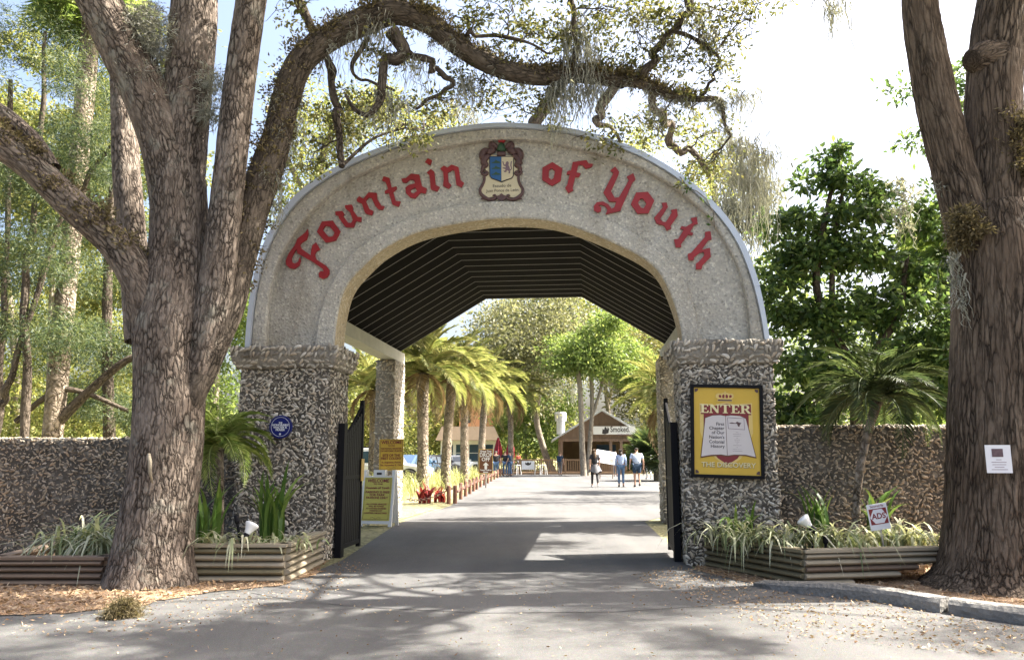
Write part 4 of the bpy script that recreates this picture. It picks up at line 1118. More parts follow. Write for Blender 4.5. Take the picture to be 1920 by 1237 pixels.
oak2 = empty('oak_tree', G(1888, 1090), 0, 'huge red-brown furrowed oak trunk at the right edge with paper notice', 'tree')
rl = [
 limb((1890,1135,8.35,190),(1890,1100,8.35,155),(1888,1060,8.35,128),(1885,980,8.35,112),(1882,850,8.35,100),(1880,700,8.35,94),(1880,560,8.35,92),(1876,460,8.35,88),(1868,390,8.35,72)),
 limb((1875,520,8.35,70),(1866,400,8.35,62),(1864,280,8.4,54),(1862,170,8.45,50),(1872,70,8.5,50),(1890,-40,8.5,48),(1920,-240,8.5,40)),
 limb((1845,520,8.35,50),(1812,400,8.35,44),(1786,310,8.38,40),(1764,225,8.4,39),(1744,130,8.4,37),(1727,30,8.4,34),(1720,-60,8.4,32),(1690,-240,8.4,26)),
 limb((1858,112,8.42,44),(1836,112,8.36,32),(1822,114,8.32,20)),
]
world_part('trunk', bark_mesh('trunk', rl, 72, 0.035, 0.06, 0.02, 5), M['bark_red'], oak2)
ma2 = pa([(1790,430,8.2,.8),(1800,420,8.2,.9),(1785,480,8.2,.8),(1795,520,8.15,.8),(1800,560,8.15,.6),(1770,350,8.3,.5),(1815,380,8.2,.7)])
world_part('spanish_moss', moss_mesh('spanish_moss', ma2, 15, 30, 0.5, 0.10, 0.008), M['moss'], oak2, 'stuff')
world_part('fern_growth', cloud([(*P(x, y, 8.1), .13, .13, .16) for x, y in ((1905, 270), (1915, 320), (1800, 425), (1815, 440), (1912, 230))], 5000, 0.06, 0.02, sub=14, spread=.4, seed=9), M['fern'], oak2, 'stuff')
hc = high_crown(7.5, 8.0, 6.0, 27, 8.6, 12.5, 5) + high_crown(10.0, 4.0, 5.0, 13, 7.5, 11, 6)
world_part('crown', cloud(hc, 62000, 0.12, 0.06, sub=8, spread=0.20, seed=33), M['lf_oak'], oak2)
rr = random.Random(4); cl = []
for c in hc[:16]:
    a0 = P(1895, -60, 8.5).lerp(P(1915, -235, 8.5), rr.random()) if rr.random() < .6 else P(1718, -70, 8.4).lerp(P(1692, -235, 8.4), rr.random())
    m0 = a0.lerp(Vector(c[:3]), .5) + Vector((rr.uniform(-.7, .7), rr.uniform(-.7, .7), rr.uniform(0, .6)))
    cl.append(([a0, a0.lerp(m0, .5)+Vector((rr.uniform(-.2, .2), rr.uniform(-.2, .2), .1)), m0, Vector(c[:3])], [0.06, 0.045, 0.03, 0.01]))
world_part('limb', bark_mesh('limb', cl, 12, 0.3, 0.1, 0.0, 2), M['bark_limb'], oak2)

# ---------------------------------------------------------------- background trees
def bgtree(name, label, base, Y, trunk, crown, n, leaf, width, lm, bark='bark_far', group=None, moss=None, sub=12, spread=.3, droop=.2, seed=1, cat='tree', lmat2=None):
    """trunk: list of limbs [(px,py,dY,rpx)...]; crown: [(px,py,dY,rx,rz)] metres"""
    b = G(base[0], base[1]) if base[1] is not None else Vector((P(base[0], 856, Y).x, Y, 0))
    b = Vector((P(base[0], 700, Y).x, Y, 0))
    t = empty(name, b, 0, label, cat, group)
    if trunk:
        L = [limb(*[(x, y, Y+dy, r) for x, y, dy, r in tr]) for tr in trunk]
        for ps, rs in L[:1]:
            if ps[0].z > 0.05: ps.insert(0, Vector((ps[0].x, ps[0].y, -0.05))); rs.insert(0, rs[0]*1.15)
        world_part('trunk', bark_mesh('trunk', L, 18, 0.12, 0.10, 0.004, seed), M[bark], t)
    cl = [(*P(x, y, Y+dy), rx, rx*0.8, rz) for x, y, dy, rx, rz in crown]
    if cl: world_part('crown', cloud(cl, n, leaf, width, sub=sub, spread=spread, droop=droop, seed=seed), M[lm], t)
    if moss: world_part('spanish_moss', moss_mesh('spanish_moss', [(*P(x, y, Y+dy), s) for x, y, dy, s in moss], seed, 22, 1.1, 0.3, 0.02), M['moss'], t, 'stuff')
    return t
rb = random.Random(5)
def fill(x0, x1, y0, y1, n, rx, rz, dy=1.5, seed=0):
    r_ = random.Random(seed); return [(r_.uniform(x0, x1), r_.uniform(y0, y1), r_.uniform(-dy, dy), rx*r_.uniform(.7, 1.2), rz*r_.uniform(.7, 1.2)) for _ in range(n)]
# left: cedars and pines behind the wall
bgtree('cedar_tree', 'feathery cedar with dark slim trunk at the far left edge', (40, None), 15, [[(45,830,0,8),(48,600,0,7),(60,430,0,6),(75,250,0,5),(85,60,0,3)],[(0,760,0,7),(20,700,0,7),(70,540,0,6),(110,430,0,5),(170,330,0,4),(220,250,0,3)],[(-10,830,.5,6),(5,600,.5,6),(12,380,.5,5),(20,150,.5,4)]],
       fill(-60,150,330,660,26,.75,.35,1,1)+fill(-60,220,20,330,22,.8,.3,1,2), 52000, .10, .015, 'lf_cedar', 'bark_limb', droop=.35, seed=41, sub=16, spread=.3)
bgtree('cedar_tree', 'drooping grey-green cedar between palm trunk and big oak', (200, None), 17, [[(205,830,0,12),(200,640,0,10),(205,450,0,8),(215,300,0,6)],[(100,800,-1,11),(160,740,-1,9),(230,680,-1,8),(270,665,-1,6)],[(30,790,-1,6),(120,730,-1,6),(240,770,-1,4)]],
       fill(150,300,400,800,18,.7,.4,1,3)+fill(120,260,120,400,14,.7,.3,1,4)+fill(60,240,640,800,10,.6,.3,1,5), 44000, .10, .015, 'lf_cedar', 'bark_limb', droop=.4, seed=42, sub=16)
bgtree('leafy_tree', 'sunlit yellow-green tree filling the gap behind left wall', (60, None), 26, [[(20,850,0,9),(30,700,0,8),(10,500,0,6)]], fill(-120,280,520,820,36,1.7,1.1,3,6), 30000, .15, .07, 'lf_yel', seed=44)
bgtree('leafy_tree', 'hazy yellow-green tree filling the sky behind the left cedars', (100, None), 21, [[(90,850,0,6),(95,600,0,5),(110,300,0,4)]], fill(-120,320,60,560,52,1.3,.6,2,27), 46000, .15, .065, 'lf_yel', seed=65, spread=.22)
bgtree('leafy_tree', 'bright leafy tree seen between left oak and left pillar', (420, None), 22, [[(400,850,0,9),(405,700,0,8),(420,560,0,6)]], fill(360,480,540,830,14,1.2,.9,2,7), 14000, .13, .06, 'lf_bright', seed=45)
bgtree('leafy_tree', 'pale sparse oak foliage above the arch on its left shoulder', (560, None), 24, [[(575,850,0,12),(580,600,0,11),(590,400,0,9),(620,250,0,6),(700,180,0,4)],[(590,400,0,7),(540,300,0,5),(500,200,0,4)]],
       fill(540,700,170,400,15,1.5,.8,2,8)+fill(700,900,190,270,7,1.3,.5,2,9)+fill(520,600,300,420,4,1.2,.8,2,10), 11000, .13, .06, 'lf_yel', moss=[(rb.uniform(540,900), rb.uniform(190,270), 0, rb.uniform(.5,1.2)) for _ in range(30)], seed=46, spread=.22)
bgtree('leafy_tree', 'pale sparse oak foliage above the right shoulder of the arch', (1330, None), 24, [[(1340,850,0,11),(1345,600,0,10),(1350,450,0,8),(1330,330,0,5),(1290,270,0,4)]],
       fill(1300,1440,300,520,10,1.2,.8,2,11)+fill(1100,1300,235,290,4,1.1,.4,2,12), 6500, .13, .06, 'lf_yel', moss=[(rb.uniform(1330,1450), rb.uniform(280,420), -6, rb.uniform(.6,1.5)) for _ in range(34)], seed=47, spread=.22)
# right: dark glossy broadleaf tree
bgtree('magnolia_tree', 'dark glossy broadleaf tree rising behind the right wall', (1600, None), 15.5, [[(1610,850,0,15),(1600,700,0,12),(1560,620,0,9),(1530,520,0,7),(1560,350,0,4)],[(1600,700,0,9),(1680,600,0,7),(1700,480,0,5)],[(1560,620,0,7),(1562,480,0,5),(1580,360,0,4)]],
       [(1560,290,0,.35,.45),(1545,340,0,.6,.4),(1500,420,0,.7,.4),(1600,400,0,.7,.45),(1640,350,0,.45,.35),(1480,500,0,.8,.5),(1560,490,0,.8,.5),(1650,470,0,.7,.5),(1460,590,0,.7,.5),(1540,600,0,.8,.5),(1640,580,0,.8,.5),(1710,420,0,.5,.4),(1720,540,0,.6,.5),(1480,690,0,.7,.5),(1560,720,0,.8,.5),(1660,680,0,.8,.5),(1740,650,0,.6,.5),(1460,770,0,.6,.4),(1740,760,0,.7,.4),(1520,790,0,.7,.3),(1640,770,0,.8,.3)],
       17000, .17, .085, 'lf_dark', 'bark_limb', moss=[(rb.uniform(1480,1760), rb.uniform(420,680), .4, rb.uniform(.2,.45)) for _ in range(22)]+[(1690,340,-1,.7),(1700,360,-1,.8),(1685,390,-1,.7),(1700,420,-1,.6)], seed=48, sub=16, spread=.26, droop=.3)
bgtree('leafy_tree', 'dark shrubby tree behind the oak at the right edge', (1800, None), 16, [[(1850,850,0,10),(1840,600,0,9),(1800,350,0,6),(1790,150,0,4)]], fill(1690,1900,130,330,7,.6,.4,1,13)+fill(1740,1900,350,800,16,.9,.6,1,14), 10000, .14, .07, 'lf_dark', seed=49, sub=14)
bgtree('leafy_tree', 'sunlit green tree filling gaps behind the dark magnolia', (1560, None), 27, [[(1560,850,0,10),(1570,700,0,9)]], fill(1440,1800,520,820,22,1.7,1.1,3,15), 14000, .16, .08, 'lf_bright', seed=50)
# through the gate
bgtree('live_oak', 'tall grey-green live oak standing left of the smokehouse', (1020, None), 62, [[(1036,884,0,8),(1022,850,0,6.5),(1008,800,0,6),(1003,755,0,5),(985,700,0,4)],[(1004,775,0,5),(1015,720,0,4),(1022,640,0,3)]],
       fill(925,1075,585,740,26,3.0,1.8,4,16)+fill(950,1060,520,600,8,2.6,1.6,3,17), 23000, .30, .15, 'lf_grey', moss=[(rb.uniform(960,1080), rb.uniform(640,740), 0, rb.uniform(.8,1.8)) for _ in range(16)], seed=51)
bgtree('live_oak', 'straight trunked oak in front of the smokehouse with bright crown', (1090, None), 55, [[(1094,884,0,6.5),(1091,820,0,5.5),(1088,740,0,5),(1080,660,0,4)]], fill(1045,1130,640,705,10,1.7,.9,2,18), 9000, .26, .13, 'lf_bright', seed=52)
bgtree('live_oak', 'leaning double trunk oak directly before the hut sign', (1110, None), 56, [[(1102,886,0,5.5),(1106,830,0,4.5),(1110,770,0,4.2),(1108,700,0,4),(1100,640,0,3)],[(1110,780,0,3.5),(1128,720,0,3),(1135,650,0,2)]], fill(1125,1215,680,722,8,1.3,.6,2,19)+fill(1090,1180,600,680,6,1.8,1.0,2,20), 9000, .26, .13, 'lf_bright', moss=[(rb.uniform(1130,1215), rb.uniform(680,735), 0, rb.uniform(.5,1.1)) for _ in range(30)], seed=53)
bgtree('leafy_tree', 'tall pale woodland tree with thin limbs behind the hut', (1150, None), 82, [[(1150,868,0,5),(1130,700,0,4),(1090,600,0,3),(1065,540,0,2.5)],[(1140,760,0,3.5),(1170,640,0,3),(1190,560,0,2)],[(1120,680,0,3),(1120,600,0,2.5),(1110,520,0,2)]], fill(1040,1240,540,680,28,3.4,2.0,5,21), 17000, .36, .18, 'lf_yel', seed=54)
bgtree('leafy_tree', 'dark olive tree behind the right roof edge of the hut', (1215, None), 74, [[(1225,872,0,7),(1222,760,0,6),(1215,680,0,4)]], fill(1160,1290,620,790,24,2.8,1.8,4,22), 15000, .32, .16, 'lf_oak', seed=55)
bgtree('leafy_tree', 'bright green woodland mass behind the parked cars', (880, None), 88, [[(885,868,0,6),(890,760,0,5)]], fill(740,1000,690,845,34,3.8,2.4,6,23), 21000, .40, .20, 'lf_yel', seed=56)
bgtree('leafy_tree', 'fresh green tree behind the deck railing', (985, None), 78, [[(985,872,0,5),(985,800,0,4)]], fill(940,1050,740,840,16,2.3,1.6,3,24), 13000, .32, .16, 'lf_bright', seed=57)
bgtree('leafy_tree', 'distant green tree low behind the left pillar gap', (690, None), 80, [[(690,868,0,6),(690,800,0,5)]], fill(600,780,690,850,24,3.6,2.4,5,25), 14000, .40, .20, 'lf_yel', seed=58)
bgtree('leafy_tree', 'dark tree beyond the right inner pillar edge', (1270, None), 68, [[(1272,880,0,7),(1270,780,0,5)]], fill(1235,1340,740,860,14,2.2,1.4,3,26), 9000, .30, .15, 'lf_oak', seed=59)
# low horizon hedge far off, one uncountable mass
far = []
rf = random.Random(8)
for i in range(90):
    x = -110 + i*2.5; far.append((x, 105 + rf.uniform(-6, 6), rf.uniform(1, 4.5), 3.2, 2.5, 3.2))
for i in range(26): far.append((-16-rf.uniform(0, 22), rf.uniform(20, 60), rf.uniform(.5, 3), 2.6, 2.6, 2.2))
for i in range(30): far.append((16+rf.uniform(0, 24), rf.uniform(18, 66), rf.uniform(.5, 4), 2.8, 2.8, 2.6))
fo = link('woodland', cloud(far, 42000, .55, .30, sub=8, spread=.35, seed=61), M['lf_yel']); tag(fo, 'far belt of sunlit woodland along the horizon', 'woodland', kind='stuff')

# ---------------------------------------------------------------- palms with separate fronds
def frond_mesh(L, n, droop, lw, seed, vee=0.5):
    r_ = np.random.default_rng(seed); C = []; D = []; LL = []
    pts = []
    for i in range(n+1):
        t = i/n
        pts.append(np.array((L*(t-0.12*droop*t**3), 0, L*(0.42*t - droop*0.62*t**2.3))))
    V = []; Fs = []; rn = []
    for i in range(n):        # rachis
        w = 0.016*(1-i/n)+0.004; b = len(V)
        for q, k in ((pts[i], w), (pts[i+1], w*0.9)):
            V += [tuple(q+(0, -k, 0)), tuple(q+(0, k, 0)), tuple(q+(0, 0, k*1.2))]
        Fs += [(b, b+1, b+4), (b, b+4, b+3), (b+1, b+2, b+5), (b+1, b+5, b+4), (b+2, b, b+3), (b+2, b+3, b+5)]; rn += [0.9]*6
    for i in range(2, n+1):
        t = i/n; tn = pts[i]-pts[i-1]; tn = tn/np.linalg.norm(tn); nrm = np.array((-tn[2], 0, tn[0]))
        for s in (-1, 1):
            for rep in (0, 0.5):
                p = pts[i] - (pts[i]-pts[i-1])*rep
                d = tn*(0.55+0.5*t) + np.array((0, s*0.9, 0)) + nrm*vee*(0.8-t*0.4) + r_.normal(0, .08, 3); d = d/np.linalg.norm(d)
                ll = lw*(math.sin(math.pi*min(1, 0.18+0.80*t))**0.7)*(0.85+0.3*r_.random())
                e = p + d*ll + np.array((0, 0, -0.22*ll)); m = p + d*ll*0.5
                w = np.cross(d, nrm); w = w/np.linalg.norm(w)*lw*0.0125
                b = len(V); V += [tuple(p), tuple(m+w), tuple(e), tuple(m-w)]
                Fs += [(b, b+1, b+2), (b, b+2, b+3)]; q = r_.random(); rn += [q, q]
    return np_mesh('frond', V, Fs, rnd=rn)
FR = [frond_mesh(2.5, 30, d, .60, 90+i, .7) for i, d in enumerate((0.65, 0.95, 1.25))]
for m_ in FR: m_.materials.append(M['frond'])
FRD = frond_mesh(2.1, 24, 1.5, .5, 99, .2); FRD.materials.append(M['deadfrond'])
FRG = [frond_mesh(1.0, 22, d, .26, 95+i, .35) for i, d in enumerate((0.9, 1.2, 1.5))]
for m_ in FRG: m_.materials.append(M['frond_g'])
FRY = [m_.copy() for m_ in FRG]
for m_ in FRY: m_.materials.clear(); m_.materials.append(M['frond_y'])
def palm(name, label, base, h, tr, nf, meshes, scale, bark, group, seed, lean=(0, 0), elev=(-0.5, 1.25), cat='palm'):
    r_ = random.Random(seed)
    t = empty(name, base, 0, label, cat, group)
    pts = [Vector((lean[0]*q*q, lean[1]*q*q, h*q)) for q in (0, .2, .4, .6, .8, 1)]
    # trunk with leaf-base bumps
    me = bark_mesh('trunk', [(pts, [tr*1.1, tr, tr*.97, tr*.95, tr*1.0, tr*1.25])], 22, 0.06, 0.05, 0.03 if tr > .1 else .012, seed)
    link('trunk', me, M[bark], t)
    for k in range(nf):
        o = link('frond', FRD if (meshes is FR and k < 5) else meshes[k % len(meshes)], None, t)
        o.location = pts[-1] + Vector((0, 0, 0.05))
        u = k/nf
        el = elev[0] + (elev[1]-elev[0])*u - (.45 if meshes is FR and k < 5 else 0)
        o.rotation_euler = Euler((r_.uniform(-.25, .25), -el*0.85, k*2.39996 + r_.uniform(-.2, .2)), 'XYZ')
        s = scale*r_.uniform(.85, 1.12); o.scale = (s, s*r_.uniform(.9, 1.1), s)
    return t
for i, (px, Y, h, nf, lab) in enumerate(((793, 28, 4.3, 46, 'nearest date palm with golden fronds right of the rear pillar'), (836, 33, 4.6, 44, 'second date palm of the row, behind the nearest one'), (871, 39, 4.9, 42, 'third date palm of the row, left of the drop off sign'), (902, 46, 5.3, 42, 'fourth date palm of the row, rising behind the drop off sign'), (958, 57, 5.6, 40, 'farthest date palm of the row, beside the red umbrellas'))):
    palm('date_palm', lab, (P(px, 860, Y).x, Y, 0), h, .21, nf, FR, 1.0 + .06*i, 'palm_bark', 'row of date palms along the driveway', 200+i, (0.25*(1 if i % 2 else -.3), 0))
palm('date_palm', 'date palm half hidden behind the left gate leaf', (P(700, 860, 34).x, 34, 0), 4.2, .22, 36, FR, 1.0, 'palm_bark', 'row of date palms along the driveway', 210)
palm('date_palm', 'date palm arching in from behind the right pillar', (P(1262, 860, 30).x, 30, 0), 3.4, .22, 40, FR, 1.0, 'palm_bark', 'row of date palms along the driveway', 211)
palm('pygmy_palm', 'slim pygmy palm in the planter left of the gate', (P(412, 1000, 9.5).x, 9.5, .31), 1.12, .045, 30, FRY, .80, 'palm_bark', 'pygmy palms in the planters', 212, (-.07, 0))
palm('pygmy_palm', 'leaning pygmy palm in the planter right of the gate', (P(1605, 1000, 9.4).x, 9.4, .28), 1.72, .05, 34, FRG, 1.0, 'palm_bark', 'pygmy palms in the planters', 213, (.42, .1))
# sabal crown at the tall left trunk and the fan palms
def fan_mesh(rad, n, seed, name='frond'):
    r_ = np.random.default_rng(seed); V = []; Fs = []; rn = []
    for k in range(n):
        a = -2.2 + 4.4*k/(n-1); d = np.array((math.cos(a), math.sin(a), 0.10+.1*math.cos(a*3))); s = np.array((-math.sin(a), math.cos(a), 0))
        l_ = rad*(.8+.2*math.cos(a*.6))*(.9+.2*r_.random()); w = .028*rad/.7
        b = len(V); m = d*l_*.6
        V += [(0, 0, 0), tuple(m+s*w), tuple(d*l_+np.array((0, 0, -.18*l_))), tuple(m-s*w)]
        Fs += [(b, b+1, b+2), (b, b+2, b+3)]; q = r_.random(); rn += [q, q]
    b = len(V); V += [(0, .012, 0), (0, -.012, 0), (-.6*rad, -.012, -.1*rad), (-.6*rad, .012, -.1*rad)]; Fs += [(b, b+1, b+2), (b, b+2, b+3)]; rn += [.5, .5]
    return np_mesh(name, V, Fs, rnd=rn)
FAN = [fan_mesh(.75, 26, 300+i) for i in range(2)]
for m_ in FAN: m_.materials.append(M['frond_y'])
def fanpalm(name, label, base, h, nf, scale, tr, seed, group=None):
    r_ = random.Random(seed); t = empty(name, base, 0, label, 'palm', group)
    if tr: link('trunk', bark_mesh('trunk', [([Vector((0, 0, 0)), Vector((0, 0, h/2)), Vector((0, 0, h))], [tr, tr, tr])], 16, .1, .05, .01, seed), M['palm_bark'], t)
    for k in range(nf):
        o = link('frond', (FANG if seed == 1 else FAN)[k % 2], None, t); az = k*2.39996; el = -0.5 + 1.7*k/nf
        d = Vector((math.cos(az)*math.cos(el), math.sin(az)*math.cos(el), math.sin(el)))
        o.location = Vector((0, 0, h)) + d*.6*scale
        o.rotation_euler = Euler((r_.uniform(-.3, .3), -el, az), 'XYZ'); o.scale = (scale,)*3
    return t
FANG = [m_.copy() for m_ in FAN]
for m_ in FANG: m_.materials.clear(); m_.materials.append(M['frond_g'])
fanpalm('fan_palm', 'spiky fan palm at the right edge of the far drive', (P(1231, 860, 44).x, 44, 0), 1.3, 34, 1.5, .2, 1)
fanpalm('sabal_palm', 'tall sabal palm with pale trunk behind the left wall', (P(138, 400, 16).x, 16, 0), P(138, 20, 16).z, 34, 1.1, 0.20, 2)
fanpalm('fan_palm', 'fan palm head glimpsed beside the right oak trunk', (P(1760, 480, 17).x, 17, 0), P(1760, 490, 17).z, 20, 1.0, .12, 3)

# ---------------------------------------------------------------- planter plants
def sword_plant(label, base, n, L, W, bend, mat, seed, group, name='sword_plant', spread=.12):
    r_ = random.Random(seed); t = empty(name, base, 0, label, 'plant', group)
    for k in range(n):
        V_, F_ = blade(L*r_.uniform(.65, 1.1), W*r_.uniform(.8, 1.2), bend*r_.uniform(.3, 1.4))
        me = np_mesh('leaf', V_, F_, True, rnd=[r_.random()]*len(F_)); me.materials.append(M[mat])
        o = link('leaf', me, None, t); o.location = (r_.uniform(-spread, spread), r_.uniform(-spread, spread)*.6, 0)
        o.rotation_euler = (r_.uniform(-.08, .08), r_.uniform(-.08, .08), r_.uniform(0, 6.28))
    return t
def grass_clump(label, base, n, L, W, mat, seed, group=None, name='variegated_clump', sx=.25, sy=.15, bend=1.7):
    r_ = random.Random(seed); V = []; Fs = []; rn = []
    for k in range(n):
        v, f = blade(L*r_.uniform(.5, 1.15), W*r_.uniform(.7, 1.2), bend*r_.uniform(.35, 1.25), 6, .12)
        Mx = Matrix.Translation((r_.gauss(0, sx*.5), r_.gauss(0, sy*.5), 0)) @ Matrix.Rotation(r_.uniform(0, 6.28), 4, 'Z')
        b = len(V); V += [tuple(Mx @ Vector(p)) for p in v]; Fs += [tuple(i+b for i in q) for q in f]; rn += [r_.random()]*len(f)
    o = link(name, np_mesh(name, V, Fs, True, rnd=rn), M[mat]); o.location = base
    return tag(o, label, 'plant', group)
def pg(px, py, Y, z): q = P(px, py, Y); return (q.x, Y, z)
sword_plant('upright green sword plant beside the slim pygmy palm', pg(388, 1000, 9.3, .31), 18, .78, .055, .5, 'sword', 1, 'sword plants')
sword_plant('tall green sword plant in front of the left pillar', pg(508, 1000, 9.6, .31), 26, .92, .055, .55, 'sword', 2, 'sword plants')
sword_plant('green sword plant below the left corner of ENTER sign', pg(1390, 1000, 9.45, .28), 14, .55, .05, .8, 'sword', 3, 'sword plants')
sword_plant('sword plant behind the floodlight in right planter', pg(1530, 950, 9.5, .28), 20, .72, .05, .5, 'sword', 4, 'sword plants')
sword_plant('sword plant at the foot of the leaning pygmy palm', pg(1640, 960, 9.5, .28), 20, .75, .05, .7, 'sword', 5, 'sword plants')
sword_plant('single small green weed sprouting before the left planter', (*G(432, 1082).xy, .012), 7, .11, .05, 1.0, 'sword', 6, None, 'weed', .03)
for i, (px, Y, z, n, L, lab) in enumerate(((120, 8.8, .2, 60, .42, 'pale striped grass clump at the left end of the low planter'), (165, 9.0, .2, 90, .55, 'silvery striped grass clump in the middle of low planter'), (205, 8.9, .2, 60, .42, 'striped grass clump leaning against the left oak trunk'),
    (412, 8.75, .31, 26, .28, 'small striped clump at the foot of the slim palm'), (450, 8.7, .31, 30, .30, 'small striped clump left of the white floodlight'), (505, 8.75, .31, 34, .26, 'low striped clump right of the white floodlight'), (548, 8.9, .31, 26, .24, 'low striped clump at the corner of the pale planter'),
    (1345, 9.6, .28, 34, .42, 'striped clump at the pillar end of the mossy planter'), (1400, 9.1, .28, 60, .40, 'striped clump spilling over the mossy planter edge'), (1450, 8.9, .28, 70, .40, 'dense striped clump below the ENTER sign'), (1495, 8.85, .28, 70, .40, 'dense striped clump beside the black path light'), (1560, 8.8, .28, 70, .42, 'dense striped clump at the planter corner'), (1610, 8.9, .28, 50, .38, 'striped clump left of the small yard sign'), (1680, 9.0, .28, 60, .42, 'striped clump right of the small yard sign'), (1725, 9.0, .28, 40, .38, 'striped clump touching the right oak trunk'))):
    grass_clump(lab, pg(px, 1000, Y, z), n, L*1.2, .030, 'varieg', 400+i, 'striped grass clumps')
for px, py, s, lab in ((796, 940, 1.0, 'larger red bromeliad at the start of the chain'), (825, 938, .8, 'smaller red bromeliad beside the first post')):
    sword_plant(lab, G(px, py+4), 30, .62*s, .09, .9, 'redleaf', int(px), 'red bromeliads', 'bromeliad', .16)
# ornamental grass between palms: uncountable
gv = []; rg = random.Random(19); V = []; Fs = []; rn = []
for k in range(2600):
    t = rg.random(); a = Vector((-3.0, 20.5)); b = Vector((-1.0, 54)); q = a.lerp(b, t); x = q.x - rg.random()*(2.2+1.8*t) - .25; y = q.y
    v, f = blade(rg.uniform(.4, .95), .02+.012*t, rg.uniform(.3, 1.2), 4)
    Mx = Matrix.Translation((x, y, .01)) @ Matrix.Rotation(rg.uniform(0, 6.28), 4, 'Z'); b0 = len(V)
    V += [tuple(Mx @ Vector(p)) for p in v]; Fs += [tuple(i+b0 for i in q_) for q_ in f]; rn += [rg.random()]*len(f)
tag(link('ornamental_grass', np_mesh('ornamental_grass', V, Fs, True, rnd=rn), M['grass']), 'pale ornamental grass under the date palms', 'grass', kind='stuff')
# leaf litter and mulch chips
def litter(name, poly, n, size, mat, seed, z=.016, label=None):
    r_ = np.random.default_rng(seed); poly = np.array(poly); lo, hi = poly.min(0), poly.max(0)
    pts = []
    from mathutils.geometry import intersect_point_tri_2d
    while len(pts) < n:
        q = lo + r_.random((n, 2))*(hi-lo)
        x, y = q[:, 0], q[:, 1]; ins = np.zeros(n, bool); j = len(poly)-1
        for i in range(len(poly)):
            xi, yi = poly[i]; xj, yj = poly[j]
            c = ((yi > y) != (yj > y)) & (x < (xj-xi)*(y-yi)/(yj-yi+1e-12)+xi); ins ^= c; j = i
        pts += list(q[ins])
    C = np.array([(p[0], p[1], z) for p in pts[:n]]); C[:, 2] += r_.random(n)*.012
    D = r_.normal(size=(n, 3)); D[:, 2] *= .25; D /= np.linalg.norm(D, axis=1, keepdims=True)
    me = leaf_mesh(name, C, D, size*(.5+r_.random(n)), size*.38*(.5+r_.random(n)), r_, .15)
    return tag(link(name, me, M[mat]), label, 'leaf litter', kind='stuff')
litter('mulch_chips', [p for p in ML], 16000, .055, 'litter', 1, .016, 'orange brown mulch chips around the left oak')
litter('fallen_leaves', [p for p in MR], 9000, .05, 'litter', 2, .016, 'brown fallen leaves behind the right kerb')
edge = [G(1280, 1060), G(1420, 1090), G(1640, 1125), G(1780, 1150), G(1920, 1180), G(1920, 1236), G(1500, 1200), G(1300, 1130), G(1180, 1080)]
litter('fallen_leaves', [(p.x, p.y) for p in edge], 1500, .035, 'litter', 3, .012, 'scattered dry leaves on the asphalt by the kerb')
edge = [G(0, 1150), G(300, 1125), G(560, 1090), G(640, 1050), G(700, 1060), G(620, 1120), G(300, 1190), G(0, 1200)]
litter('fallen_leaves', [(p.x, p.y) for p in edge], 700, .03, 'litter', 4, .012, 'scattered dry leaves along the left mulch edge')
edge = [G(560, 1090), G(1400, 1090), G(1700, 1236), G(100, 1236)]
litter('fallen_leaves', [(p.x, p.y) for p in edge], 500, .026, 'litter', 5, .012, 'sparse dry leaves across the road mouth')
mp = G(232, 1158)
o = link('moss_clump', cloud([(mp.x, mp.y, .05, .14, .10, .05), (mp.x-.01, mp.y, .10, .07, .06, .06)], 4500, .045, .006, sub=40, spread=.32, seed=5), M['fern']); tag(o, 'fallen clump of dry moss lying at the road edge', 'moss clump')

# creeper hanging over the right shoulder of the arch
vn = empty('creeper_vine', GO, -GA, 'small green creeper trailing over the right shoulder of the arch', 'vine')
vp = [GP(x, y, -0.07) for x, y in ((1275, 330), (1292, 352), (1308, 358), (1325, 372), (1338, 398), (1340, 425))]
MB().tube([(u, -0.05, z) for u, z in vp], .005, 5).build('stem', M['bark_limb'], vn)
rv = np.random.default_rng(4)
for (x, y, n) in ((1151, 278, 5), (1290, 350, 9), (1322, 372, 6), (1335, 408, 4)):
    u, z = GP(x, y, -0.07); C = np.array([(u, -0.06, z)]) + rv.normal(0, .05, (n, 3))*np.array((1, .3, .7)); D = rand_dirs(n, rv); D[:, 1] = -abs(D[:, 1])*.5; D[:, 2] -= .4; D /= np.linalg.norm(D, axis=1, keepdims=True)
    link('leaf_tuft', leaf_mesh('leaf_tuft', C, D, np.full(n, .075), np.full(n, .035), rv), M['sword'], vn)
# ---------------------------------------------------------------- heraldic plaque on the arch
ZC = lambda pts: [(860+x/7.73, 240+y/7.73) for x, y in pts]
crest = empty('heraldic_plaque', GO, -GA, 'carved and painted coat of arms plaque at the crown of the arch', 'plaque')
def cr(polys, v0, v1, mat, name, parent=crest):
    return link(name, outline_mesh([[GP(x, y, v0) for x, y in ZC(p)] for p in polys], v0, v1, name), M[mat], parent)
cart = [(340,420),(420,400),(620,395),(820,400),(905,420),(895,560),(850,600),(880,690),(870,760),(895,850),(935,890),(925,940),(880,980),(820,1010),(740,1000),(690,985),(620,975),(550,985),(500,1000),(420,1010),(360,980),(320,940),(308,890),(345,850),(372,760),(365,690),(395,600),(345,560)]
cr([cart], VP_-0.03, VP_-0.006, 'cream', 'scroll_panel')
shield = [(440,408),(802,408),(797,690),(772,732),(700,756),(622,787),(540,756),(470,732),(445,690)]
inn = [(452,420),(790,420),(785,688),(762,722),(695,745),(622,772),(545,745),(478,722),(457,688)]
cr([shield], VP_-0.042, VP_-0.031, 'ink', 'shield_border')
sh = cr([[(620,420)]+inn[1:5]+[(620,772)]], VP_-0.047, VP_-0.043, 'cream', 'shield')
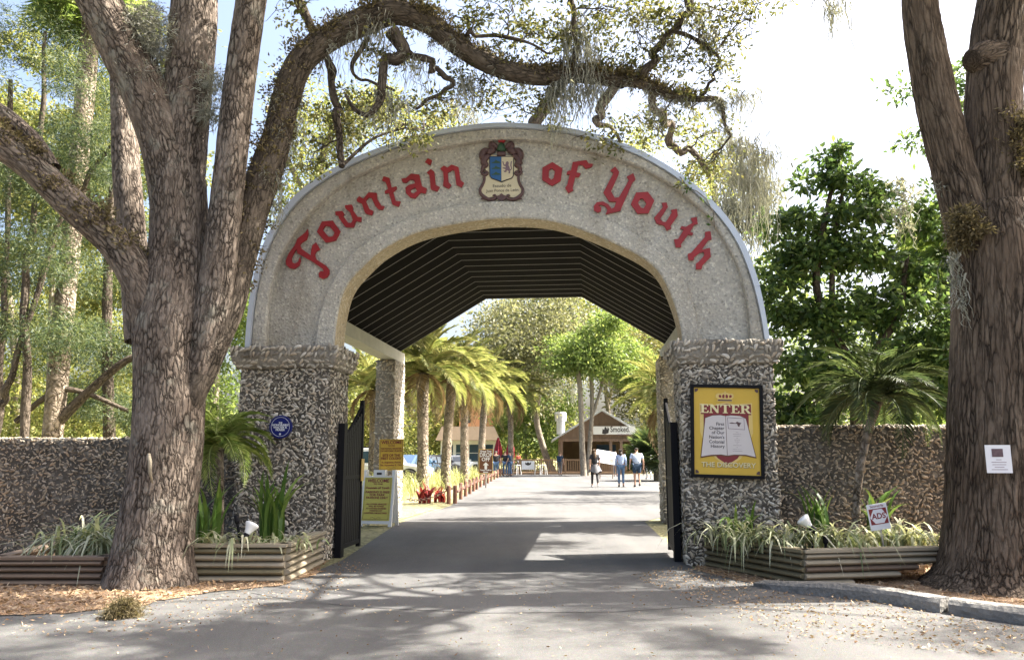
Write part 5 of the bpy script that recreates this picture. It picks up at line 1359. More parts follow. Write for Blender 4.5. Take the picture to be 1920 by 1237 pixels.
cr([[(452,420),(616,420),(616,770),(545,745),(478,722),(457,688)]], VP_-0.047, VP_-0.043, 'blue', 'shield_field')
for yy in (510, 595, 680):
    cr([[(475,yy),(490,yy-12),(515,yy-20),(540,yy-48),(560,yy-30),(590,yy-22),(607,yy-4),(607,yy)]], VP_-0.051, VP_-0.048, 'green', 'mound')
cr([[(632,490),(645,480),(660,530),(675,535),(690,490),(715,485),(728,510),(720,540),(735,560),(745,600),(760,590),(748,540),(755,490),(775,478),(768,505),(764,540),(775,590),(755,618),(740,615),(748,640),(738,662),(722,655),(726,625),(700,610),(690,640),(660,640),(648,615),(672,622),(680,598),(650,590),(632,580),(650,572),(682,575),(676,552),(655,552),(642,520)]], VP_-0.051, VP_-0.048, 'mauve', 'lion')
# carved surround: scrolls as tubes and lumps
def ctube(pts, r, name='carving', mat='carved'):
    q, rr_ = catmull([Vector((*GP(x, y, VP_-0.03), 0)) for x, y in ZC(pts)], [r]*len(pts) if not hasattr(r, '__len__') else r, 4)
    mb = MB(); mb.tube([(p.x, VP_-0.035, p.y) for p in q], rr_, 8); return mb.build(name, M[mat], crest, smooth=True)
for sgn in (1, -1):
    mx = lambda pts: [(620+sgn*(x-620), y) for x, y in pts]
    ctube(mx([(450,400),(390,440),(365,500),(395,540),(355,570),(345,620),(318,650)]), [.03,.045,.05,.04,.03,.025,.012])
    ctube(mx([(330,640),(350,670),(395,680),(418,655),(395,632),(370,650)]), [.012,.02,.022,.02,.016,.01])
    ctube(mx([(375,690),(372,760),(345,830),(312,890),(320,950),(360,995),(430,1035),(500,1035),(540,1005),(520,975),(495,990)]), [.016,.018,.02,.02,.022,.026,.026,.024,.02,.016,.01])
    ctube(mx([(320,1030),(380,1025),(440,1040)]), [.008,.018,.02])
    ctube(mx([(430,330),(385,330),(350,370),(345,430),(380,450)]), [.03,.045,.05,.045,.03])
    ctube(mx([(560,300),(520,250),(480,235),(470,280),(500,320),(450,350),(440,390)]), [.02,.035,.04,.04,.045,.05,.04])
ctube([(560,380),(680,380)], .035); ctube([(590,340),(620,260),(650,340)], [.04,.05,.04], 'helmet', 'green')
ctube([(575,205),(610,185),(650,195),(662,210)], [.02,.035,.035,.02], 'crest_top', 'red')
cr([[(550,985),(585,975),(620,945),(655,975),(695,985),(680,1025),(620,1058),(560,1025)]], VP_-0.055, VP_-0.02, 'carved', 'bottom_boss')
u_, z_ = GP(*ZC([(628, 858)])[0], VP_-0.03); text('Escudo de', .062, M['ink'], crest, u_, VP_-0.032, z_, width=.285*pxm(10.3)/pxm(10.3)*.9)
u_, z_ = GP(*ZC([(635, 925)])[0], VP_-0.03); text('Juan Ponce de León', .060, M['ink'], crest, u_, VP_-0.032, z_, width=.45)

# ---------------------------------------------------------------- ENTER sign
u0, z0 = GP(1362, 808, -0.10)
en = empty('enter_sign', GM @ Vector((u0, -0.115, z0)), -GA, 'yellow framed ENTER sign with open book on the right pillar', 'sign')
en.rotation_euler = (0, R(1.6), -GA)
W2, H2 = .445, .58
def frame_rect(parent, w, h, t, d, mat, name='frame'):
    for x0, x1, za, zb in ((-w, w, h-t, h), (-w, w, -h, -h+t), (-w, -w+t, -h+t, h-t), (w-t, w, -h+t, h-t)):
        MB().box(x0, x1, -d, .0, za, zb).build(name, M[mat], parent, bevel=.004)
frame_rect(en, W2, H2, .042, .045, 'black')
MB().box(-W2+.04, W2-.04, -.02, -.002, -H2+.04, H2-.04).build('panel', M['yellow'], en)
def flat(parent, poly, y, mat, name, th=.002):
    return link(name, outline_mesh([poly] if not isinstance(poly[0][0], tuple) else poly, y-th, y, name), M[mat], parent)
ZE = lambda pts: [((x-478)/1003*1.0*(150/133)*.89*1.0, -(y-625)/1237*(185/172)*1.15) for x, y in pts]
flat(en, ZE([(145,285),(330,300),(480,262),(570,290),(790,270),(795,640),(740,800),(640,960),(480,1080),(330,960),(200,800),(150,640)]), -.0215, 'gold', 'shield_edge')
flat(en, ZE([(160,295),(335,312),(480,285),(570,302),(775,285),(778,420),(160,420)]), -.0245, 'maroon', 'title_band')
flat(en, ZE([(195,420),(745,420),(745,760),(600,960),(480,1040),(360,960),(195,760)]), -.0245, 'maroon', 'shield_field')
flat(en, ZE([(150,965),(210,462),(300,430),(400,425),(462,435),(520,425),(640,430),(715,462),(830,950),(700,925),(560,925),(480,940),(400,930),(270,940)]), -.0275, 'signbrown', 'book_cover')
flat(en, ZE([(160,945),(215,470),(300,437),(400,430),(459,440),(474,925),(400,915),(280,922)]), -.0305, 'page', 'page')
flat(en, ZE([(465,440),(525,430),(640,436),(708,468),(818,935),(700,910),(560,912),(480,926)]), -.0305, 'page', 'page')
flat(en, [ZE([(482,455),(688,462),(694,606),(492,596)]), ZE([(487,460),(683,467),(689,600),(497,591)])], -.0325, 'mauve', 'map_frame')
flat(en, ZE([(500,525),(540,515),(580,525),(600,505),(640,520),(655,515),(635,545),(628,570),(610,560),(600,530),(560,532),(520,530)]), -.0325, 'carved', 'map')
# crown
flat(en, ZE([(360,258),(372,225),(345,205),(345,175),(375,155),(410,158),(440,148),(463,150),(490,148),(520,158),(548,155),(568,175),(565,205),(540,225),(552,258)]), -.0265, 'gold', 'crown')
for pl in ([(385,205),(382,180),(400,172),(415,185),(412,212)], [(428,214),(425,180),(445,166),(455,182),(452,214)], [(468,214),(466,182),(478,166),(498,180),(495,214)], [(512,212),(510,185),(525,172),(545,180),(540,205)]): flat(en, ZE(pl), -.0285, 'maroon', 'crown_cap')
flat(en, ZE([(368,250),(376,232),(540,232),(546,250)]), -.0285, 'carved', 'crown_band')
flat(en, ZE([(452,148),(452,136),(463,128),(474,136),(474,148)]), -.0265, 'gold', 'crown_orb')
# ENTER in slab serif capitals
SER = {'E': [[(0,0),(.72,0),(.76,.28),(.66,.28),(.6,.1),(.34,.1),(.34,.45),(.48,.45),(.5,.36),(.56,.36),(.56,.64),(.5,.64),(.48,.55),(.34,.55),(.34,.9),(.58,.9),(.64,.74),(.72,.74),(.7,1),(0,1),(0,.92),(.12,.9),(.12,.1),(0,.08)]],
       'N': [[(0,0),(.3,0),(.3,.08),(.2,.1),(.2,.72),(.66,0),(.8,0),(.8,.9),(.9,.92),(.9,1),(.6,1),(.6,.92),(.7,.9),(.7,.36),(.3,1),(0,1),(0,.92),(.1,.9),(.1,.1),(0,.08)]],
       'T': [[(.22,0),(.66,0),(.66,.08),(.55,.1),(.55,.9),(.74,.9),(.8,.7),(.88,.7),(.86,1),(.02,1),(0,.7),(.08,.7),(.14,.9),(.33,.9),(.33,.1),(.22,.08)]],
       'R': [[(0,0),(.44,0),(.44,.08),(.34,.1),(.34,.45),(.42,.45),(.66,.05),(.72,0),(.94,0),(.94,.08),(.86,.1),(.62,.48),(.78,.58),(.80,.76),(.72,.92),(.56,1),(0,1),(0,.92),(.12,.9),(.12,.1),(0,.08)], [(.34,.55),(.5,.55),(.57,.62),(.58,.8),(.52,.9),(.34,.9)]]}
def slab(word, x0, x1, z, h, y, mat, parent):
    wd = {'E': .8, 'N': .95, 'T': .92, 'R': .96}; tot = sum(wd[c] for c in word); x = x0; k = (x1-x0)/tot
    for c in word:
        link('lettering', outline_mesh([[(x+p[0]*k, z+p[1]*h) for p in pl] for pl in SER[c]], y-.003, y, 'lettering'), M[mat], parent); x += wd[c]*k
a_, b_ = ZE([(150, 403), (778, 295)])
slab('ENTER', a_[0], b_[0], a_[1], b_[1]-a_[1], -.0285, 'palegold', en)
for s_, yy, sz in (('First', 558, .056), ('Chapter', 610, .056), ('of Our', 664, .056), ("Nation's", 720, .056), ('Colonial', 778, .056), ('History', 833, .056)):
    q = ZE([(445, yy)])[0]; text(s_, sz, M['ink'], en, q[0], -.033, q[1], align='RIGHT', bold=.0006)
for i, wd in enumerate((.03, .10, .09, .02, .07, .06, .02, .10, .02, .11, .12)):     # lines too small to read
    q = ZE([(600, 640+i*23)])[0]; MB().box(q[0]-wd/2, q[0]+wd/2, -.0325, -.031, q[1], q[1]+.004).build('print_line', M['mauve'], en)
q = ZE([(490, 1070)])[0]; text('THE DISCOVERY', .085, M['carved'], en, q[0]+.003, -.0275, q[1]-.003, width=.66, bold=.002)
text('THE DISCOVERY', .085, M['palegold'], en, q[0], -.030, q[1], width=.66, bold=.0012)
for sx in (-1, 1):
    for sz in (-1, 1):
        flat(en, [(sx*(W2-.055), sz*(H2-.055)), (sx*(W2-.095), sz*(H2-.055)), (sx*(W2-.095), sz*(H2-.075)), (sx*(W2-.075), sz*(H2-.095)), (sx*(W2-.055), sz*(H2-.095))], -.0225, 'carved', 'corner_ornament')

# ---------------------------------------------------------------- round blue plaque
u0, z0 = GP(527, 800, -0.10)
bp = empty('round_plaque', GM @ Vector((u0, -0.105, z0)), -GA, 'round navy blue memorial plaque on the left pillar', 'plaque')
def disc(parent, r, y0, y1, mat, name, n=40): return MB().prism([(r*math.cos(2*math.pi*i/n), r*math.sin(2*math.pi*i/n)) for i in range(n)], y0, y1).build(name, M[mat], parent)
disc(bp, .152, -.018, .02, 'navy', 'disc')
nR = 40
flat(bp, [[(.128*math.cos(2*math.pi*i/nR), .128*math.sin(2*math.pi*i/nR)) for i in range(nR)], [(.124*math.cos(2*math.pi*i/nR), .124*math.sin(2*math.pi*i/nR)) for i in range(nR)]], -.0185, 'paper', 'ring')
for s_, z_, sz in (('THE', .045, .026), ('HONORABLE', .012, .038), ('WALTER B.', -.020, .038), ('FRASER', -.052, .038)): text(s_, sz, M['paper'], bp, 0, -.021, z_, bold=.0012)
disc(bp, .013, -.022, -.0185, 'paper', 'emblem', 12).location = (0, 0, -.095)

# ---------------------------------------------------------------- yellow welcome signs
def yellow_sign(parent, w, h, lines, mat='yellow', y=-.004):
    """lines: (text, z fraction from top, size, material, width)"""
    MB().box(-w/2, w/2, y-.006, y, -h/2, h/2).build('panel', M[mat], parent)
    flat(parent, [[(-w/2+.02, -h/2+.02), (w/2-.02, -h/2+.02), (w/2-.02, h/2-.02), (-w/2+.02, h/2-.02)], [(-w/2+.025, -h/2+.025), (w/2-.025, -h/2+.025), (w/2-.025, h/2-.025), (-w/2+.025, h/2-.025)]], y-.0065, 'carved', 'border')
    for s_, f, sz, wd in lines:
        text(s_, sz, M['maroon'], parent, 0, y-.0095, h/2 - f*h, width=wd*w, bold=sz*.022)
    q = [(-.1, 0), (-.05, .012), (0, -.012), (.05, .012), (.1, 0)]
    mb = MB(); mb.tube([(x*w*2, y-.008, -h/2+.045+z*1.3) for x, z in q], .0025, 5); mb.build('flourish', M['carved'], parent)
q = P(734, 852, 15.85)
ws = empty('welcome_sign', q, -GA, 'yellow welcome sign fixed to the left rear pillar', 'sign')
ws.rotation_euler = (0, R(-.6), -GA)
yellow_sign(ws, .50, .62, [('WELCOME', .15, .085, .84), ('TO THE', .235, .04, .28), ('NATIONAL REGISTER', .325, .045, .84), ('OF HISTORIC PLACES', .405, .045, .86), ('SITE OF THE', .56, .07, .72), ('FIRST COLONY', .66, .07, .84), ('St. Augustine, Florida', .77, .045, .8), ('Est. September 8, 1565', .86, .045, .86)])
q = Vector((P(713, 900, 15.45).x, 15.45, .006))
af = empty('sandwich_board', q, R(-12), 'white A-frame board with yellow parking notice beside the gate leaf', 'sign')
tilt = R(9)
for sgn, nm in ((1, 'front_panel'), (-1, 'back_panel')):
    p = MB(); w, h = .33, 1.08
    p.box(-w, w, -.015, .015, .10, h-.12); p.box(-w, -w+.07, -.02, .02, 0, h); p.box(w-.07, w, -.02, .02, 0, h); p.box(-.12, .12, -.018, .018, h-.125, h-.0); p.box(-w+.07, w-.07, -.018, .018, .05, .11)
    o = p.build(nm, M['white'], af, bevel=.006); o.rotation_euler = (-sgn*tilt, 0, 0); o.location = (0, -sgn*.20, 0)
    if sgn == 1: front = o
MB().box(-.05, .05, -.025, .025, .985, 1.03).build('handle_slot', M['ink'], front)
pan = empty('notice', (0, -.02, .525)); pan.parent = front
yellow_sign(pan, .56, .82, [('WELCOME', .115, .085, .80), ('TO THE', .175, .042, .34), ('Fountain of Youth', .27, .06, .84), ('PARKING IS FREE', .37, .06, .86), ('FOR PARK', .435, .06, .56), ('PATRONS ONLY', .50, .06, .80), ('ALL OTHER VEHICLES', .64, .038, .74), ('WILL BE TOWED', .69, .038, .56), ('AT OWNERS EXPENSE', .74, .038, .74), ('PARKING LOT', .79, .038, .46), ('ROUTINELY MONITORED', .845, .038, .82)], 'paleyellow')
# drop off sign on a post
q = G(911, 902); q = Vector((P(911, 870, 34).x, 34, 0))
dp = empty('drop_off_sign', q, R(-3), 'brown drop off sign with white arrow on a grey post', 'sign')
MB().box(-.03, .03, .0, .05, 0, .95).build('post', M['steel'], dp)
MB().box(-.30, .30, -.03, 0, .62, 1.66).build('board', M['signbrown'], dp)
flat(dp, [[(-.30, .62), (.30, .62), (.30, 1.66), (-.30, 1.66)], [(-.285, .635), (.285, .635), (.285, 1.645), (-.285, 1.645)]], -.031, 'gold', 'border')
for s_, z_, sz, wd in (('Group Tour', 1.53, .12, .50), ('DROP', 1.33, .24, .54), ('OFF', 1.15, .22, .36), ('Trains Trolleys', .74, .075, .50), ('Buses', .66, .07, .2)): text(s_, sz, M['paper'], dp, 0, -.035, z_, width=wd, bold=.004)
flat(dp, [(0, 1.10), (.13, .97), (.055, .97), (.055, .80), (-.055, .80), (-.055, .97), (-.13, .97)], -.032, 'paper', 'arrow')
# small yard sign and tree notice
q = P(1655, 972, 8.75)
ys = empty('yard_sign', (q.x, 8.75, .28), R(4), 'small white and red security yard sign leaning in the planter', 'sign')
MB().box(-.008, .008, 0, .012, 0, .30).build('stake', M['steel'], ys).rotation_euler = (0, R(-7), 0)
bd = MB().box(-.115, .115, -.008, 0, -.14, .14).build('board', M['paper'], ys); bd.location = (-.05, -.003, .40); bd.rotation_euler = (0, R(-8), 0)
flat(bd, [(-.10, -.08), (.10, -.08), (.10, .09), (-.10, .09)], -.0085, 'maroon', 'red_field')
flat(bd, [(-.10, 0), (-.05, -.07), (.05, -.07), (.10, 0), (.05, .08), (-.05, .08)], -.0095, 'paper', 'badge')
text('ADS', .085, M['maroon'], bd, 0, -.012, -.02, bold=.002); text('Secured By', .035, M['maroon'], bd, 0, -.0095, .105)
q = P(1872, 860, 7.78)
nt_ = empty('paper_notice', q, R(-6), 'white paper notice pinned to the right oak trunk', 'notice')
MB().box(-.12, .12, -.006, 0, -.137, .137).build('sheet', M['paper'], nt_)
flat(nt_, [(-.06, .02), (.045, .02), (.045, .10), (-.06, .10)], -.0065, 'photo', 'picture')
for i, wd in enumerate((.05, .14, .13, .09, .15)): MB().box(-wd/2, wd/2, -.0075, -.0062, -.01-.024*i, -.005-.024*i).build('print_line', M['mauve'], nt_)

# ---------------------------------------------------------------- garden lamps
def flood(base, rot, label, h=.30):
    f = empty('floodlight', base, 0, label, 'floodlight', 'garden floodlights')
    MB().tube([(0, 0, 0), (0, 0, h)], .012, 8).build('stake', M['black'], f)
    b = MB().lathe([(.012, -.10), (.03, -.09), (.034, 0), (.03, .02)], 14).build('socket', M['black'], f, smooth=True)
    l = MB().lathe([(.028, .0), (.032, .03), (.06, .09), (.075, .115), (.076, .13), (.06, .142), (.02, .148), (.002, .149)], 20).build('bulb', M['lampwhite'], f, smooth=True)
    for o in (b, l): o.location = (0, 0, h+.06); o.rotation_euler = rot
flood(pg(462, 1000, 8.65, .31), (R(-20), R(22), 0), 'white floodlight bulb tilted up in the left planter', .12)
flood(pg(1522, 1000, 8.75, .28), (R(-10), R(-42), 0), 'white floodlight bulb aimed left in the right planter', .22)
def pathlight(base, h, label, rx):
    f = empty('path_light', base, 0, label, 'path light', 'black path lights'); f.rotation_euler = (0, rx, 0)
    MB().tube([(0, 0, 0), (0, 0, h)], .016, 10).build('post', M['black'], f)
    MB().lathe([(.018, h-.02), (.028, h), (.028, h+.07), (.012, h+.08)], 14).build('head', M['black'], f, smooth=True)
pathlight(pg(455, 1000, 8.75, .31), .32, 'black path light post beside the left floodlight', R(-12))
pathlight(pg(1547, 1000, 8.62, .28), .14, 'short black path light at the planter corner', 0)

# ---------------------------------------------------------------- rope of posts and chain along the drive
pp = [(841, 945), (853, 944), (864, 936), (873, 930.5), (881, 926), (888, 921), (894, 917.5), (901, 913), (908, 909.5), (915, 906), (921, 902.5), (927, 899), (933, 896), (938, 893), (943, 890.5)]
ORD = ('first', 'second', 'third', 'fourth', 'fifth', 'sixth', 'seventh', 'eighth', 'ninth', 'tenth', 'eleventh', 'twelfth', 'thirteenth', 'fourteenth', 'last')
tops = []
for i, (x, y) in enumerate(pp):
    b = G(x, y); h = .52
    o = MB().lathe([(.062, 0), (.060, h-.02), (.045, h), (.01, h+.004)], 12).build('bollard', M['post']); o.location = b
    tag(o, f'reddish wooden bollard, {ORD[i]} of the chained row from the gate', 'bollard', 'chained wooden bollards'); tops.append(b + Vector((0, 0, h-.06)))
def link_mesh():
    mb = MB(); n = 10
    pts = [(.034*math.cos(2*math.pi*i/n)*1.5, .026*math.sin(2*math.pi*i/n), 0) for i in range(n)]
    mb.tube(pts + pts[:1], .008, 5, False); return mb.mesh('chain_link', True)
LKM = link_mesh(); LKM.materials.append(M['chain'])
tops = [tops[0] + Vector((-1.1, -.6, -.28))] + tops
for i in range(len(tops)-1):
    a, b = tops[i], tops[i+1]; L = (b-a).length
    if i == 0: labc = 'rusty chain sagging from the first bollard to the bromeliads'
    else: labc = f'rusty chain sagging after the {ORD[i-1]} bollard from the gate'
    c = empty('chain', a, 0, labc, 'chain', 'chains between bollards')
    n = min(26, max(5, int(L/.075)))
    for k in range(n):
        t = (k+.5)/n; p = a.lerp(b, t) - a; p.z -= .16*4*t*(1-t)*min(1, L/1.4)
        o = link('chain_link', LKM, None, c); o.location = p; d = (b-a).normalized()
        o.rotation_euler = (R(90)*(k % 2), 0, math.atan2(d.y, d.x)); s_ = L/n/.075; o.scale = (s_, 1.4, 1.4)
# ---------------------------------------------------------------- smokehouse hut
HY = 61.0
hx = P(1122, 860, HY).x; k_ = pxm(HY)
hut = empty('smokehouse_hut', (hx, HY, 0), R(-2), 'brown board hut with tin gable roof at the end of the drive', 'hut')
def hp(px, py): q = P(px, py, HY); return (q.x-hx, q.z)
apx, apz = hp(1128, 768); lx, lz = hp(1036, 824); rx, rz = hp(1222, 824); D = 7.0
# gable front of vertical boards, one object per board
fz = hp(1100, 822)[1]
bl, br = lx+.5, rx-.5; nbd = 34
for i in range(nbd):
    a = bl + (br-bl)*i/nbd; b = bl + (br-bl)*(i+1)/nbd - .02
    zt = lambda x: lz + (apz-lz)*(1-abs(x-apx)/max(.01, (apx-lx) if x < apx else (rx-apx))) - .12
    j = .012*((i*5) % 3)
    if min(zt(a), zt(b)) > fz+.05: MB().prism([(a, fz), (b, fz), (b, zt(b)), (a, zt(a))], -.04-j, .02).build('gable_board', M['hutwood'], hut)
MB().prism([(bl, fz), (br, fz), (br, lz), (apx, apz-.14), (bl, lz)], .022, .06).build('gable_backing', M['hutwood'], hut)
for sgn, ex, ez in ((-1, lx, lz), (1, rx, rz)):
    mb = MB(); mb.prism([(apx, apz), (ex, ez), (ex, ez-.12), (apx, apz-.12)], -.5, D); mb.build('roof', M['tin'], hut)
    n_ = 14
    for i in range(n_):
        v = -.48 + (D+.46)*i/n_
        MB().prism([(apx+(ex-apx)*.02, apz+.03), (ex, ez+.03), (ex, ez+.002), (apx+(ex-apx)*.02, apz+.002)], v, v+.05).build('roof_rib', M['tin'], hut)
for x in (lx+.7, lx+2.2, hp(1128, 0)[0], rx-2.4, rx-.7):
    MB().box(x-.11, x+.11, -.1, .12, 0, fz).build('post', M['hutwood'], hut)
MB().box(lx+.5, rx-.5, -.12, .1, fz-.22, fz-.002).build('beam', M['hutwood'], hut)
MB().box(lx+.6, rx-.6, D-.3, D-.1, 0, fz).build('back_wall', M['hutwood'], hut)
MB().box(lx+.6, lx+.8, 1.0, D-.3, 0, fz).build('side_wall', M['hutwood'], hut)
MB().box(hp(1105, 0)[0], hp(1190, 0)[0], 1.6, 2.3, 0, 1.05).build('counter', M['deckwood'], hut)
MB().box(hp(1108, 0)[0], hp(1142, 0)[0], 2.5, 2.7, 1.1, 2.3).build('interior', M['c_navy'], hut)
MB().box(hp(1163, 0)[0], hp(1172, 0)[0], -.16, -.125, .6, fz-.3).build('menu_board', M['page'], hut)
for zq in range(4): MB().box(hp(1118, 0)[0], hp(1134, 0)[0], -.10, -.06, hp(0, 802)[1]+zq*.32-.2, hp(0, 802)[1]+zq*.32-.02).build('louvre', M['hutwood'], hut)
mb = MB(); c_ = hp(1053, 800)
mb.lathe([(.34, 0), (.34, 1.2), (.46, 1.25), (.50, 2.0), (.42, 2.1)], 20); o = mb.build('vent_stack', M['tin'], hut, smooth=False); o.location = (c_[0], 2.5, hp(0, 812)[1]); o.scale = (1, 1, .85)
sg = empty('hut_sign', (hx+hp(1133, 0)[0], HY-.55, hp(0, 807)[1]), R(-2), 'white lettered signboard across the gable of the hut', 'sign')
w2, h2 = (hp(1167, 0)[0]-hp(1096, 0)[0])/2, (hp(0, 803)[1]-hp(0, 818)[1])/2
MB().box(-w2, w2, -.05, 0, -h2, h2).build('board', M['white'], sg)
for xx in (-w2+.3, w2-.3): MB().box(xx-.05, xx+.05, 0, .5, -.1, .1).build('bracket', M['hutwood'], sg)
text('Smoked.', .62, M['ink'], sg, .45, -.055, -.12, width=1.5, bold=.01); text('Southern BBQ', .22, M['mauve'], sg, .75, -.055, -.38, width=1.0)
flat(sg, [(-.95, -.25), (-.7, -.3), (-.45, -.2), (-.4, .1), (-.5, .3), (-.55, .05), (-.62, .25), (-.72, .28), (-.78, .05), (-.9, .12)], -.052, 'ink', 'pig_emblem')
# deck, railing
dk = empty('deck_railing', (P(1000, 860, 59.5).x, 59.5, 0), 0, 'orange-brown wooden deck railing left of the hut', 'railing')
dx = lambda px: P(px, 860, 59.5).x - P(1000, 860, 59.5).x
MB().box(dx(935), dx(1165), 0, .16, 1.05, 1.15).build('top_rail', M['deckwood'], dk); MB().box(dx(935), dx(1165), .04, .10, .18, .26).build('bottom_rail', M['deckwood'], dk)
MB().box(dx(935), dx(1165), .0, 5, .02, .16).build('deck', M['deckwood'], dk)
i = 0; x = dx(935)
while x < dx(1165):
    MB().box(x, x+.07, .03, .11, .262, 1.048).build('picket', M['deckwood'], dk); x += .17
for px in (935, 975, 1015, 1060, 1110, 1164): MB().box(dx(px)-.06, dx(px)+.06, -.01, .17, 0, 1.2).build('post', M['deckwood'], dk)
bn = empty('banner', (P(990, 860, 59.3).x, 59.3, 0), 0, 'white banner hung on the deck railing', 'banner')
MB().box(-.48, .48, -.02, 0, .38, 1.02).build('cloth', M['paper'], bn); flat(bn, [(-.2, .75), (0, .68), (.2, .75), (.25, .95), (.1, .85), (0, .95), (-.1, .85), (-.22, .93)], -.021, 'ink', 'print')
for i, px in enumerate((1008, 1019, 970)):
    s_ = empty('stool', (P(px, 860, 58.7).x, 58.7, 0), .3*i, ('white metal stool nearest the banner', 'white metal stool second from the banner', 'white metal stool left of the banner')[i], 'stool', 'deck stools')
    MB().box(-.17, .17, -.17, .17, .70, .74).build('seat', M['white'], s_)
    for a in (-1, 1):
        for b in (-1, 1): MB().tube([(a*.22, b*.22, 0), (a*.14, b*.14, .70)], .022, 6).build('leg', M['white'], s_)
mbd = empty('menu_easel', (P(1137, 860, 48).x, 48, 0), R(8), 'tilted white menu board behind the walking woman', 'board')
o = MB().box(-.62, .62, -.02, .02, -.42, .42).build('panel', M['paper'], mbd); o.location = (0, 0, 1.30); o.rotation_euler = (R(-25), R(9), 0)
for i in range(6): flat(o, [(-.5+.34*(i % 3), .05-.38*(i//3)), (-.25+.34*(i % 3), .05-.38*(i//3)), (-.25+.34*(i % 3), .3-.38*(i//3)), (-.5+.34*(i % 3), .3-.38*(i//3))], -.021, ('mauve', 'page', 'concrete')[i % 3], 'print')
for a in (-.4, .4): MB().tube([(a, .1, 0), (a, 0, 1.1)], .03, 6).build('leg', M['hutwood'], mbd)
for i, px in enumerate((934, 957)):
    u = empty('umbrella', (P(px, 860, 63).x, 63, 0), 0, ('closed red umbrella left above the group of men', 'closed red umbrella beside the farthest date palm')[i], 'umbrella', 'closed red umbrellas')
    MB().tube([(0, 0, 0), (0, 0, 2.9)], .035, 8).build('pole', M['steel'], u)
    mb = MB(); prof = [(.05, 2.85), (.12, 2.6), (.26, 2.0), (.30, 1.5), (.22, 1.05), (.30, .85)]; n = 16; vs = []; fs = []
    for j, (r_, z_) in enumerate(prof):
        for q in range(n): a = 2*math.pi*q/n; rr_ = r_*(1+.22*math.cos(a*8)); vs.append((rr_*math.cos(a), rr_*math.sin(a), z_))
    for j in range(len(prof)-1):
        for q in range(n): fs.append((j*n+q, (j+1)*n+q, (j+1)*n+(q+1) % n, j*n+(q+1) % n))
    mb.add(vs, fs); mb.build('canopy', M['umbrella'], u)
# orange building with tiled roof
ob = empty('orange_building', (P(880, 860, 76).x, 76, 0), 0, 'orange stucco building with pale tiled roof behind the palms', 'building')
MB().box(-1.2, 2.2, 3, 9, 0, 6.5).build('wall', M['orange'], ob)
mb = MB(); mb.prism([(-3.2, 2.9), (3.0, 2.9), (2.4, 4.2), (-2.6, 4.2)], -1.2, 3); mb.build('tiled_roof', M['tile'], ob)
MB().box(-2.8, 2.6, 0, 2.99, 0, 2.88).build('porch_wall', M['white'], ob)
for i in range(4):
    w_ = MB().box(-2.6+1.3*i, -1.6+1.3*i, -.03, .02, .9, 2.5).build('window', M['glass'], ob)
    MB().box(-2.6+1.3*i, -1.6+1.3*i, -.05, -.031, 1.66, 1.72).build('glazing_bar', M['white'], w_)
for xx in (-.8, .9): MB().box(xx, xx+.7, 2.94, 2.995, 4.7, 5.9).build('window', M['glass'], ob)
wb = empty('white_outbuilding', (P(1200, 860, 72).x, 72, 0), 0, 'white roofed shed behind the right side of the hut', 'shed')
MB().box(-2.5, 2.5, 0, 4, 0, 2.6).build('wall', M['white'], wb); MB().prism([(-2.9, 2.62), (2.9, 2.62), (2.0, 4.9), (-2.0, 4.9)], -.4, 4.4).build('roof', M['white'], wb)

